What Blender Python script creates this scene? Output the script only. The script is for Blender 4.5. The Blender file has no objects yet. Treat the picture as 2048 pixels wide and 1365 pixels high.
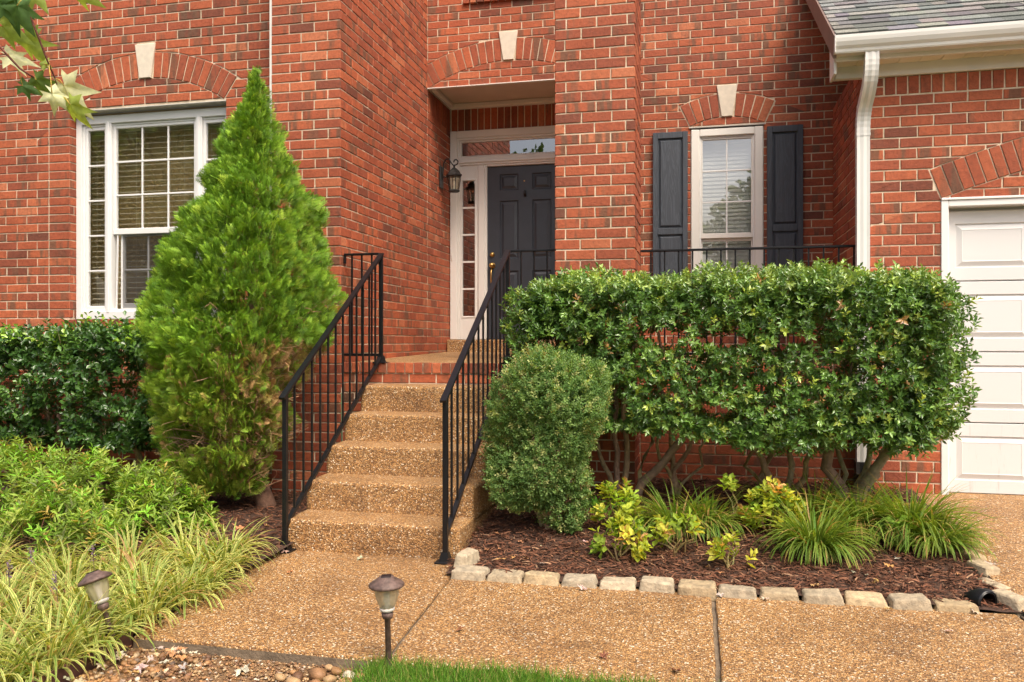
import bpy, bmesh, math, random
import numpy as np
from mathutils import Vector, Matrix, noise

random.seed(7)
RNG = np.random.default_rng(11)
SC = bpy.context.scene
COL = SC.collection
R = math.radians

# ------------------------------------------------------------------ camera, sky, sun, exposure
EYE = 1.329
cam_d = bpy.data.cameras.new('camera')
cam_d.lens = 28.88
cam_d.sensor_width = 36
cam_d.shift_y = 0.0006
cam_d.clip_start = 0.05
cam_d.clip_end = 2000
cam = bpy.data.objects.new('camera', cam_d)
cam.location = (0, 0, EYE)
cam.rotation_euler = (R(90), 0, R(12.99))
COL.objects.link(cam)
SC.camera = cam

SUN_EL, SUN_AZ = R(56), R(140)      # azimuth clockwise from +Y: behind the camera, to its right
sun_vec = Vector((math.sin(SUN_AZ) * math.cos(SUN_EL), math.cos(SUN_AZ) * math.cos(SUN_EL), math.sin(SUN_EL)))
world = bpy.data.worlds.new('World')
SC.world = world
world.use_nodes = True
wn = world.node_tree.nodes
wl = world.node_tree.links
wn.clear()
wo = wn.new('ShaderNodeOutputWorld')
wb = wn.new('ShaderNodeBackground')
sky = wn.new('ShaderNodeTexSky')
sky.sky_type = 'NISHITA'
sky.sun_disc = False
sky.sun_elevation = SUN_EL
sky.sun_rotation = SUN_AZ
sky.air_density = 1.0
sky.dust_density = 8.0
sky.ozone_density = 0.6
wb.inputs['Strength'].default_value = 0.135
wl.new(sky.outputs[0], wb.inputs[0])
wl.new(wb.outputs[0], wo.inputs[0])
sun_d = bpy.data.lights.new('sun', 'SUN')
sun_d.energy = 1.5
sun_d.angle = R(24)
sun_d.color = (1.0, 0.915, 0.78)
sun = bpy.data.objects.new('sun', sun_d)
sun.rotation_euler = (-sun_vec).to_track_quat('-Z', 'Y').to_euler()
sun.location = sun_vec * 30
COL.objects.link(sun)
vs = SC.view_settings
vs.view_transform = 'Standard'
vs.look = 'None'
vs.exposure = 0.86
vs.gamma = 1.0
SC.cycles.max_bounces = 6
SC.cycles.adaptive_threshold = 0.015
SC.cycles.diffuse_bounces = 3
SC.cycles.glossy_bounces = 3
SC.cycles.transmission_bounces = 4
SC.cycles.transparent_max_bounces = 12

# ------------------------------------------------------------------ materials
MATS = {}


def new_mat(name):
    m = bpy.data.materials.new(name)
    m.use_nodes = True
    MATS[name] = m
    nt = m.node_tree
    return m, nt, nt.nodes['Principled BSDF']


def N(nt, kind, **kw):
    n = nt.nodes.new(kind)
    for k, v in kw.items():
        if k in n.inputs:
            n.inputs[k].default_value = v
        else:
            setattr(n, k, v)
    return n


def ramp(nt, stops, interp='LINEAR'):
    n = nt.nodes.new('ShaderNodeValToRGB')
    cr = n.color_ramp
    cr.interpolation = interp
    while len(cr.elements) < len(stops):
        cr.elements.new(0.5)
    for e, (p, c) in zip(cr.elements, stops):
        e.position = p
        e.color = (*c, 1) if len(c) == 3 else c
    return n


def mixc(nt, blend='MIX', fac=None):
    n = nt.nodes.new('ShaderNodeMix')
    n.data_type = 'RGBA'
    n.blend_type = blend
    if fac is not None:
        n.inputs[0].default_value = fac
    return n          # inputs 0 fac, 6 A, 7 B ; output 2


def bump(nt, height, strength, dist, bsdf, normal=None):
    b = nt.nodes.new('ShaderNodeBump')
    b.inputs['Strength'].default_value = strength
    b.inputs['Distance'].default_value = dist
    nt.links.new(height, b.inputs['Height'])
    if normal is not None:
        nt.links.new(normal, b.inputs['Normal'])
    nt.links.new(b.outputs[0], bsdf.inputs['Normal'])
    return b


def plain(name, col, rough=0.5, metal=0.0, var=0.12, vscale=6.0, bstr=0.0, bscale=60.0, bdist=0.002, spec=0.5, coat=0.0):
    """painted / simple surface with slight mottling"""
    m, nt, b = new_mat(name)
    pos = N(nt, 'ShaderNodeNewGeometry')
    nz = N(nt, 'ShaderNodeTexNoise', Scale=vscale, Detail=6.0)
    nt.links.new(pos.outputs['Position'], nz.inputs['Vector'])
    lo = tuple(c * (1 - var) for c in col)
    hi = tuple(min(1, c * (1 + var)) for c in col)
    rp = ramp(nt, [(0.3, lo), (0.7, hi)])
    nt.links.new(nz.outputs[0], rp.inputs[0])
    nt.links.new(rp.outputs[0], b.inputs['Base Color'])
    b.inputs['Roughness'].default_value = rough
    b.inputs['Metallic'].default_value = metal
    b.inputs['Specular IOR Level'].default_value = spec
    b.inputs['Coat Weight'].default_value = coat
    if bstr:
        n2 = N(nt, 'ShaderNodeTexNoise', Scale=bscale, Detail=5.0)
        nt.links.new(pos.outputs['Position'], n2.inputs['Vector'])
        bump(nt, n2.outputs[0], bstr, bdist, b)
    return m


def make_brick():
    m, nt, b = new_mat('brick')
    L = nt.links
    g = N(nt, 'ShaderNodeNewGeometry')
    sep = N(nt, 'ShaderNodeSeparateXYZ')
    L.new(g.outputs['Position'], sep.inputs[0])
    add = N(nt, 'ShaderNodeMath', operation='ADD')
    L.new(sep.outputs[0], add.inputs[0])
    L.new(sep.outputs[1], add.inputs[1])
    at = N(nt, 'ShaderNodeAttribute', attribute_name='tint')
    sepc = N(nt, 'ShaderNodeSeparateColor')
    L.new(at.outputs['Color'], sepc.inputs[0])
    # per brick hue
    rp = ramp(nt, [(0.0, (0.160, 0.052, 0.031)), (0.25, (0.265, 0.068, 0.034)), (0.55, (0.35, 0.086, 0.038)), (0.82, (0.41, 0.108, 0.045)), (1.0, (0.46, 0.150, 0.070))])
    L.new(sepc.outputs[0], rp.inputs[0])
    # dark brown kiln flashing in vertical bands, on some bricks only
    cmb = N(nt, 'ShaderNodeCombineXYZ')
    m1 = N(nt, 'ShaderNodeMath', operation='MULTIPLY')
    m1.inputs[1].default_value = 13.0
    L.new(add.outputs[0], m1.inputs[0])
    m2 = N(nt, 'ShaderNodeMath', operation='MULTIPLY')
    m2.inputs[1].default_value = 1.5
    L.new(sep.outputs[2], m2.inputs[0])
    m3 = N(nt, 'ShaderNodeMath', operation='MULTIPLY')
    m3.inputs[1].default_value = 40.0
    L.new(sepc.outputs[1], m3.inputs[0])
    L.new(m1.outputs[0], cmb.inputs[0])
    L.new(m2.outputs[0], cmb.inputs[1])
    L.new(m3.outputs[0], cmb.inputs[2])
    nb = N(nt, 'ShaderNodeTexNoise', Scale=1.0, Detail=3.0, Roughness=0.5)
    L.new(cmb.outputs[0], nb.inputs['Vector'])
    rb = ramp(nt, [(0.50, (0, 0, 0)), (0.60, (1, 1, 1))])
    L.new(nb.outputs[0], rb.inputs[0])
    gate = ramp(nt, [(0.42, (0, 0, 0)), (0.70, (0.8, 0.8, 0.8))])
    L.new(sepc.outputs[2], gate.inputs[0])
    mul = N(nt, 'ShaderNodeMath', operation='MULTIPLY')
    L.new(rb.outputs[0], mul.inputs[0])
    L.new(gate.outputs[0], mul.inputs[1])
    mx = mixc(nt)
    L.new(mul.outputs[0], mx.inputs[0])
    L.new(rp.outputs[0], mx.inputs[6])
    mx.inputs[7].default_value = (0.135, 0.072, 0.043, 1)
    # fine mottling
    nz = N(nt, 'ShaderNodeTexNoise', Scale=38.0, Detail=8.0, Roughness=0.68)
    L.new(g.outputs['Position'], nz.inputs['Vector'])
    rz = ramp(nt, [(0.25, (0.58, 0.56, 0.55)), (0.5, (1, 1, 1)), (0.78, (1.28, 1.26, 1.22))])
    L.new(nz.outputs[0], rz.inputs[0])
    mm = mixc(nt, 'MULTIPLY', 1.0)
    L.new(mx.outputs[2], mm.inputs[6])
    L.new(rz.outputs[0], mm.inputs[7])
    # chalky specks / mortar smears
    n3 = N(nt, 'ShaderNodeTexNoise', Scale=17.0, Detail=9.0, Roughness=0.75)
    L.new(g.outputs['Position'], n3.inputs['Vector'])
    r3 = ramp(nt, [(0.66, (0, 0, 0)), (0.76, (0.55, 0.55, 0.55))])
    L.new(n3.outputs[0], r3.inputs[0])
    m4 = mixc(nt)
    L.new(r3.outputs[0], m4.inputs[0])
    L.new(mm.outputs[2], m4.inputs[6])
    m4.inputs[7].default_value = (0.50, 0.34, 0.22, 1)
    # broad weathering
    n6 = N(nt, 'ShaderNodeTexNoise', Scale=1.3, Detail=6.0, Roughness=0.7)
    L.new(g.outputs['Position'], n6.inputs['Vector'])
    r6 = ramp(nt, [(0.3, (0.76, 0.74, 0.73)), (0.52, (1, 1, 1)), (0.75, (1.10, 1.08, 1.06))])
    L.new(n6.outputs[0], r6.inputs[0])
    m6 = mixc(nt, 'MULTIPLY', 1.0)
    L.new(m4.outputs[2], m6.inputs[6])
    L.new(r6.outputs[0], m6.inputs[7])
    L.new(m6.outputs[2], b.inputs['Base Color'])
    b.inputs['Roughness'].default_value = 0.72
    b.inputs['Specular IOR Level'].default_value = 0.35
    # tumbled face: creases + grain
    vo = N(nt, 'ShaderNodeTexNoise', Scale=24.0, Detail=4.0, Roughness=0.6, Distortion=1.4)
    L.new(g.outputs['Position'], vo.inputs['Vector'])
    ad = N(nt, 'ShaderNodeMath', operation='ADD')
    L.new(vo.outputs[0], ad.inputs[0])
    n5 = N(nt, 'ShaderNodeTexNoise', Scale=160.0, Detail=4.0)
    L.new(g.outputs['Position'], n5.inputs['Vector'])
    ms = N(nt, 'ShaderNodeMath', operation='MULTIPLY')
    ms.inputs[1].default_value = 0.3
    L.new(n5.outputs[0], ms.inputs[0])
    L.new(ms.outputs[0], ad.inputs[1])
    bump(nt, ad.outputs[0], 0.8, 0.006, b)
    return m


def make_mortar():
    m, nt, b = new_mat('mortar')
    L = nt.links
    g = N(nt, 'ShaderNodeNewGeometry')
    nz = N(nt, 'ShaderNodeTexNoise', Scale=9.0, Detail=8.0, Roughness=0.7)
    L.new(g.outputs['Position'], nz.inputs['Vector'])
    rp = ramp(nt, [(0.25, (0.38, 0.30, 0.205)), (0.5, (0.64, 0.53, 0.39)), (0.8, (0.78, 0.68, 0.54))])
    L.new(nz.outputs[0], rp.inputs[0])
    L.new(rp.outputs[0], b.inputs['Base Color'])
    b.inputs['Roughness'].default_value = 0.95
    n2 = N(nt, 'ShaderNodeTexNoise', Scale=120.0, Detail=5.0)
    L.new(g.outputs['Position'], n2.inputs['Vector'])
    bump(nt, n2.outputs[0], 0.7, 0.004, b)


def make_aggregate(name='aggregate', dark=1.0):
    """exposed river-pebble concrete"""
    m, nt, b = new_mat(name)
    L = nt.links
    g = N(nt, 'ShaderNodeNewGeometry')
    wob = N(nt, 'ShaderNodeTexNoise', Scale=40.0, Detail=2.0)
    L.new(g.outputs['Position'], wob.inputs['Vector'])
    mixv = N(nt, 'ShaderNodeMix', data_type='VECTOR')
    mixv.inputs[0].default_value = 0.012
    L.new(g.outputs['Position'], mixv.inputs[4])
    L.new(wob.outputs[1], mixv.inputs[5])
    v = N(nt, 'ShaderNodeTexVoronoi', Scale=122.0)
    v.inputs['Randomness'].default_value = 1.0
    L.new(mixv.outputs[1], v.inputs['Vector'])
    sc = N(nt, 'ShaderNodeSeparateColor')
    L.new(v.outputs['Color'], sc.inputs[0])
    d = dark
    stops = [(0.0, (0.17 * d, 0.080 * d, 0.030 * d)), (0.14, (0.28 * d, 0.145 * d, 0.052 * d)), (0.40, (0.41 * d, 0.215 * d, 0.072 * d)), (0.64, (0.49 * d, 0.275 * d, 0.100 * d)),
             (0.80, (0.40 * d, 0.26 * d, 0.13 * d)), (0.90, (0.62 * d, 0.46 * d, 0.27 * d)), (0.965, (0.72 * d, 0.64 * d, 0.50 * d))]
    rp = ramp(nt, stops, 'CONSTANT')
    L.new(sc.outputs[0], rp.inputs[0])
    # cement matrix between pebbles
    rm = ramp(nt, [(0.50, (0, 0, 0)), (0.72, (1, 1, 1))])
    L.new(v.outputs['Distance'], rm.inputs[0])
    mx = mixc(nt)
    L.new(rm.outputs[0], mx.inputs[0])
    L.new(rp.outputs[0], mx.inputs[6])
    mx.inputs[7].default_value = (0.150 * d, 0.080 * d, 0.030 * d, 1)
    # broad weathering
    nz = N(nt, 'ShaderNodeTexNoise', Scale=1.9, Detail=9.0, Roughness=0.72, Distortion=0.6)
    L.new(g.outputs['Position'], nz.inputs['Vector'])
    rz = ramp(nt, [(0.30, (0.60, 0.56, 0.53)), (0.44, (0.88, 0.86, 0.84)), (0.56, (1, 1, 1)), (0.75, (1.18, 1.15, 1.10))])
    L.new(nz.outputs[0], rz.inputs[0])
    mm = mixc(nt, 'MULTIPLY', 1.0)
    L.new(mx.outputs[2], mm.inputs[6])
    L.new(rz.outputs[0], mm.inputs[7])
    L.new(mm.outputs[2], b.inputs['Base Color'])
    b.inputs['Roughness'].default_value = 0.62
    inv = N(nt, 'ShaderNodeMath', operation='SUBTRACT')
    inv.inputs[0].default_value = 1.0
    L.new(v.outputs['Distance'], inv.inputs[1])
    bump(nt, inv.outputs[0], 0.9, 0.007, b)


def make_leaf(name, gloss=0.35, trans=0.35, rough=0.4):
    """leaf colour comes from the point colour 'col'"""
    m, nt, b = new_mat(name)
    L = nt.links
    at = N(nt, 'ShaderNodeAttribute', attribute_name='col')
    g = N(nt, 'ShaderNodeNewGeometry')
    nz = N(nt, 'ShaderNodeTexNoise', Scale=60.0, Detail=3.0)
    L.new(g.outputs['Position'], nz.inputs['Vector'])
    rz = ramp(nt, [(0.3, (0.78, 0.78, 0.78)), (0.7, (1.2, 1.2, 1.15))])
    L.new(nz.outputs[0], rz.inputs[0])
    mm = mixc(nt, 'MULTIPLY', 1.0)
    L.new(at.outputs['Color'], mm.inputs[6])
    L.new(rz.outputs[0], mm.inputs[7])
    L.new(mm.outputs[2], b.inputs['Base Color'])
    b.inputs['Roughness'].default_value = rough
    b.inputs['Specular IOR Level'].default_value = gloss
    tr = N(nt, 'ShaderNodeBsdfTranslucent')
    tm = mixc(nt, 'MULTIPLY', 1.0)
    L.new(mm.outputs[2], tm.inputs[6])
    tm.inputs[7].default_value = (1.5, 1.35, 0.5, 1)
    L.new(tm.outputs[2], tr.inputs[0])
    ms = N(nt, 'ShaderNodeMixShader')
    ms.inputs[0].default_value = trans
    L.new(b.outputs[0], ms.inputs[1])
    L.new(tr.outputs[0], ms.inputs[2])
    L.new(ms.outputs[0], nt.nodes['Material Output'].inputs[0])
    return m


def make_attr(name, rough=0.85, bscale=90.0, bstr=0.5, bdist=0.003, spec=0.3, vs_=30.0):
    m, nt, b = new_mat(name)
    L = nt.links
    at = N(nt, 'ShaderNodeAttribute', attribute_name='col')
    g = N(nt, 'ShaderNodeNewGeometry')
    nz = N(nt, 'ShaderNodeTexNoise', Scale=vs_, Detail=5.0)
    L.new(g.outputs['Position'], nz.inputs['Vector'])
    rz = ramp(nt, [(0.3, (0.7, 0.7, 0.7)), (0.7, (1.25, 1.22, 1.18))])
    L.new(nz.outputs[0], rz.inputs[0])
    mm = mixc(nt, 'MULTIPLY', 1.0)
    L.new(at.outputs['Color'], mm.inputs[6])
    L.new(rz.outputs[0], mm.inputs[7])
    L.new(mm.outputs[2], b.inputs['Base Color'])
    b.inputs['Roughness'].default_value = rough
    b.inputs['Specular IOR Level'].default_value = spec
    n2 = N(nt, 'ShaderNodeTexNoise', Scale=bscale, Detail=5.0)
    L.new(g.outputs['Position'], n2.inputs['Vector'])
    bump(nt, n2.outputs[0], bstr, bdist, b)


def make_glass(name='window_glass', f0=0.40, tint=(0.93, 0.95, 0.93)):
    m, nt, b = new_mat(name)
    L = nt.links
    lw = N(nt, 'ShaderNodeLayerWeight', Blend=0.5)      # Schlick reflectance, the same from both sides
    pw_ = N(nt, 'ShaderNodeMath', operation='POWER')
    pw_.inputs[1].default_value = 5.0
    L.new(lw.outputs['Facing'], pw_.inputs[0])
    fr = N(nt, 'ShaderNodeMapRange')
    fr.inputs['To Min'].default_value = f0
    fr.inputs['To Max'].default_value = 1.0
    L.new(pw_.outputs[0], fr.inputs[0])
    gl = N(nt, 'ShaderNodeBsdfGlossy', Roughness=0.01)
    tr = N(nt, 'ShaderNodeBsdfTransparent')
    tr.inputs[0].default_value = (*tint, 1)
    g = N(nt, 'ShaderNodeNewGeometry')
    nz = N(nt, 'ShaderNodeTexNoise', Scale=2.5, Detail=1.0)
    L.new(g.outputs['Position'], nz.inputs['Vector'])
    bp = N(nt, 'ShaderNodeBump', Strength=0.06, Distance=0.02)
    L.new(nz.outputs[0], bp.inputs['Height'])
    L.new(bp.outputs[0], gl.inputs['Normal'])
    ms = N(nt, 'ShaderNodeMixShader')
    L.new(fr.outputs[0], ms.inputs[0])
    L.new(tr.outputs[0], ms.inputs[1])
    L.new(gl.outputs[0], ms.inputs[2])
    L.new(ms.outputs[0], nt.nodes['Material Output'].inputs[0])


def make_shutter(name, col):
    """moulded plastic shutter with wood grain"""
    m, nt, b = new_mat(name)
    L = nt.links
    g = N(nt, 'ShaderNodeNewGeometry')
    mp = N(nt, 'ShaderNodeMapping')
    mp.inputs['Scale'].default_value = (14, 14, 1.6)
    L.new(g.outputs['Position'], mp.inputs[0])
    w = N(nt, 'ShaderNodeTexNoise', Scale=1.0, Detail=3.0, Distortion=1.2)
    L.new(mp.outputs[0], w.inputs['Vector'])
    mlt = N(nt, 'ShaderNodeMath', operation='MULTIPLY')
    mlt.inputs[1].default_value = 42.0
    L.new(w.outputs[0], mlt.inputs[0])
    sn = N(nt, 'ShaderNodeMath', operation='SINE')
    L.new(mlt.outputs[0], sn.inputs[0])
    rp = ramp(nt, [(0.0, tuple(c * 0.88 for c in col)), (1.0, tuple(c * 1.18 for c in col))])
    L.new(sn.outputs[0], rp.inputs[0])
    L.new(rp.outputs[0], b.inputs['Base Color'])
    b.inputs['Roughness'].default_value = 0.5
    bump(nt, sn.outputs[0], 0.35, 0.001, b)


def make_shingle():
    m, nt, b = new_mat('shingle')
    L = nt.links
    at = N(nt, 'ShaderNodeAttribute', attribute_name='col')
    g = N(nt, 'ShaderNodeNewGeometry')
    v = N(nt, 'ShaderNodeTexVoronoi', Scale=420.0)
    L.new(g.outputs['Position'], v.inputs['Vector'])
    sc = N(nt, 'ShaderNodeSeparateColor')
    L.new(v.outputs['Color'], sc.inputs[0])
    rz = ramp(nt, [(0.0, (0.45, 0.45, 0.47)), (0.6, (1, 1, 1)), (1.0, (1.9, 1.9, 1.85))])
    L.new(sc.outputs[0], rz.inputs[0])
    mm = mixc(nt, 'MULTIPLY', 1.0)
    L.new(at.outputs['Color'], mm.inputs[6])
    L.new(rz.outputs[0], mm.inputs[7])
    L.new(mm.outputs[2], b.inputs['Base Color'])
    b.inputs['Roughness'].default_value = 0.9
    bump(nt, sc.outputs[0], 0.6, 0.002, b)


def make_ground(name, c0, c1, scale=3.0, bs=40.0):
    m, nt, b = new_mat(name)
    L = nt.links
    g = N(nt, 'ShaderNodeNewGeometry')
    nz = N(nt, 'ShaderNodeTexNoise', Scale=scale, Detail=9.0, Roughness=0.75)
    L.new(g.outputs['Position'], nz.inputs['Vector'])
    rp = ramp(nt, [(0.3, c0), (0.7, c1)])
    L.new(nz.outputs[0], rp.inputs[0])
    L.new(rp.outputs[0], b.inputs['Base Color'])
    b.inputs['Roughness'].default_value = 0.95
    n2 = N(nt, 'ShaderNodeTexNoise', Scale=bs, Detail=6.0)
    L.new(g.outputs['Position'], n2.inputs['Vector'])
    bump(nt, n2.outputs[0], 1.0, 0.02, b)


def make_garage_paint():
    m, nt, b = new_mat('garage_paint')
    L = nt.links
    g = N(nt, 'ShaderNodeNewGeometry')
    sep = N(nt, 'ShaderNodeSeparateXYZ')
    L.new(g.outputs['Position'], sep.inputs[0])
    mp = N(nt, 'ShaderNodeMapping')
    mp.inputs['Scale'].default_value = (34, 34, 3.0)
    L.new(g.outputs['Position'], mp.inputs[0])
    nz = N(nt, 'ShaderNodeTexNoise', Scale=1.0, Detail=5.0, Roughness=0.65)
    L.new(mp.outputs[0], nz.inputs['Vector'])
    rp = ramp(nt, [(0.58, (0, 0, 0)), (0.74, (1, 1, 1))])
    L.new(nz.outputs[0], rp.inputs[0])
    # splash dirt on the lowest section
    mr = N(nt, 'ShaderNodeMapRange')
    mr.inputs['From Min'].default_value = 0.95
    mr.inputs['From Max'].default_value = 0.5
    L.new(sep.outputs[2], mr.inputs[0])
    ml = N(nt, 'ShaderNodeMath', operation='MULTIPLY')
    L.new(rp.outputs[0], ml.inputs[0])
    L.new(mr.outputs[0], ml.inputs[1])
    ml2 = N(nt, 'ShaderNodeMath', operation='MULTIPLY')
    ml2.inputs[1].default_value = 0.55
    L.new(ml.outputs[0], ml2.inputs[0])
    mx = mixc(nt)
    L.new(ml2.outputs[0], mx.inputs[0])
    mx.inputs[6].default_value = (0.64, 0.64, 0.64, 1)
    mx.inputs[7].default_value = (0.36, 0.35, 0.33, 1)
    L.new(mx.outputs[2], b.inputs['Base Color'])
    b.inputs['Roughness'].default_value = 0.45


make_brick()
make_mortar()
make_aggregate('aggregate', 1.08)
make_aggregate('aggregate_step', 1.16)
make_leaf('leaf_gloss', gloss=0.75, trans=0.22, rough=0.30)
make_leaf('leaf_soft', gloss=0.25, trans=0.4, rough=0.55)
make_leaf('conifer', gloss=0.3, trans=0.18, rough=0.5)
make_attr('mulch_chip', rough=0.95, bscale=140, bstr=0.6)
make_attr('pebble', rough=0.55, bscale=60, bstr=0.3)
make_attr('dry_leaf', rough=0.8, bscale=80, bstr=0.5)
make_attr('stone', rough=0.92, bscale=75, bstr=1.0, bdist=0.006)
make_attr('bark', rough=0.95, bscale=55, bstr=1.0, bdist=0.008)
make_glass()
make_glass('lamp_glass', 0.07, (0.90, 0.88, 0.78))
def make_frosted(name, col, opaque):
    m, nt, b = new_mat(name)
    L = nt.links
    b.inputs['Base Color'].default_value = (*col, 1)
    b.inputs['Roughness'].default_value = 0.15
    tr = N(nt, 'ShaderNodeBsdfTransparent')
    tl = N(nt, 'ShaderNodeBsdfTranslucent')
    tl.inputs[0].default_value = (*col, 1)
    m1 = N(nt, 'ShaderNodeMixShader')
    m1.inputs[0].default_value = 0.45
    L.new(b.outputs[0], m1.inputs[1])
    L.new(tl.outputs[0], m1.inputs[2])
    m2 = N(nt, 'ShaderNodeMixShader')
    m2.inputs[0].default_value = opaque
    L.new(tr.outputs[0], m2.inputs[1])
    L.new(m1.outputs[0], m2.inputs[2])
    L.new(m2.outputs[0], nt.nodes['Material Output'].inputs[0])


make_frosted('shade_glass', (0.62, 0.55, 0.38), 0.62)
make_frosted('screen_mesh', (0.05, 0.047, 0.05), 0.5)
make_shutter('shutter_paint', (0.050, 0.060, 0.076))
make_shingle()
make_ground('mulch_soil', (0.032, 0.015, 0.009), (0.090, 0.044, 0.025), 14.0, 60.0)
make_ground('lawn_soil', (0.035, 0.05, 0.012), (0.075, 0.10, 0.022), 3.0, 60.0)
make_ground('gravel_soil', (0.14, 0.075, 0.03), (0.30, 0.18, 0.085), 30.0, 90.0)
make_ground('asphalt', (0.04, 0.04, 0.042), (0.07, 0.07, 0.07), 20.0, 120.0)
make_garage_paint()
plain('trim_white', (0.70, 0.678, 0.635), 0.5, var=0.04, vscale=3, spec=0.4)
plain('vinyl_white', (0.72, 0.718, 0.712), 0.35, var=0.03, vscale=3)
plain('soffit_cream', (0.74, 0.68, 0.54), 0.55, var=0.05, vscale=5)
plain('ceiling_beige', (0.62, 0.54, 0.46), 0.7, var=0.05, vscale=5)
plain('gutter_white', (0.66, 0.66, 0.635), 0.35, var=0.04, vscale=4)
plain('rake_brown', (0.19, 0.13, 0.105), 0.6, var=0.1)
plain('door_paint', (0.034, 0.041, 0.053), 0.38, var=0.1, vscale=9, bstr=0.15, bscale=120, bdist=0.0008)
plain('iron_black', (0.008, 0.008, 0.009), 0.34, spec=0.3, var=0.25, vscale=25, bstr=0.25, bscale=160, bdist=0.0008)
plain('lantern_black', (0.022, 0.021, 0.020), 0.4, var=0.3, vscale=40, bstr=0.3, bscale=150, bdist=0.001)
plain('brass', (0.62, 0.40, 0.14), 0.28, metal=1.0, var=0.2, vscale=40)
plain('copper_brown', (0.125, 0.080, 0.066), 0.58, metal=0.25, var=0.45, vscale=45, bstr=0.3, bscale=90, bdist=0.001)
plain('limestone', (0.62, 0.55, 0.45), 0.9, var=0.08, vscale=22, bstr=0.5, bscale=120, bdist=0.002)
plain('steel_lintel', (0.50, 0.47, 0.43), 0.6, var=0.12, vscale=14)
plain('blind_cream', (0.74, 0.67, 0.52), 0.6, var=0.06)
plain('blind_white', (0.78, 0.78, 0.76), 0.6, var=0.04)
plain('room_tan', (0.72, 0.56, 0.30), 0.9, var=0.25, vscale=1.5)
plain('room_dark', (0.10, 0.075, 0.05), 0.9, var=0.3, vscale=1.5)
plain('plastic_black', (0.014, 0.014, 0.015), 0.35, var=0.2, vscale=30)
plain('edging_brown', (0.085, 0.035, 0.026), 0.6, var=0.25, vscale=20, bstr=0.4, bscale=80)
plain('solar_black', (0.015, 0.016, 0.02), 0.25, var=0.2)
plain('concrete_edge', (0.16, 0.12, 0.08), 0.95, var=0.35, vscale=12, bstr=0.9, bscale=70, bdist=0.006)
plain('rubber_seal', (0.02, 0.02, 0.02), 0.8)

# ------------------------------------------------------------------ mesh helpers


def mesh(name, v, f, mat, smooth=False, attrs=None):
    me = bpy.data.meshes.new(name)
    me.from_pydata([tuple(p) for p in v], [], [tuple(q) for q in f])
    if mat:
        me.materials.append(MATS[mat])
    if smooth:
        me.polygons.foreach_set('use_smooth', [True] * len(me.polygons))
    if attrs:
        for k, arr in attrs.items():
            a = me.color_attributes.new(k, 'FLOAT_COLOR', 'POINT')
            arr = np.asarray(arr, dtype=np.float32)
            if arr.ndim == 1:
                arr = np.tile(arr, (len(me.vertices), 1))
            if arr.shape[1] == 3:
                arr = np.concatenate([arr, np.ones((len(arr), 1), np.float32)], 1)
            a.data.foreach_set('color', arr.ravel())
    me.update()
    return me


def world_off(o):
    w = Vector((0, 0, 0))
    while o is not None:
        w += o.location
        if o.parent is not None:
            w += o.matrix_parent_inverse.translation
        o = o.parent
    return w


def link(name, me, parent=None):
    o = bpy.data.objects.new(name, me)
    COL.objects.link(o)
    if parent is not None:
        o.parent = parent
        if parent.get('_local') is None:
            off = world_off(parent)
            if off.length > 0:
                o.matrix_parent_inverse = Matrix.Translation(-off)
    return o


def obj(name, v, f, mat, parent=None, smooth=False, attrs=None):
    return link(name, mesh(name, v, f, mat, smooth, attrs), parent)


def tag(o, label=None, cat=None, group=None, kind=None):
    if label:
        o['label'] = label
    if cat:
        o['category'] = cat
    if group:
        o['group'] = group
    if kind:
        o['kind'] = kind
    return o


def thing(name, label, cat, loc=(0, 0, 0), group=None, local=False):
    o = bpy.data.objects.new(name, None)
    o.empty_display_size = 0.1
    o.location = loc
    COL.objects.link(o)
    if local:
        o['_local'] = 1
    return tag(o, label, cat, group)


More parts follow.
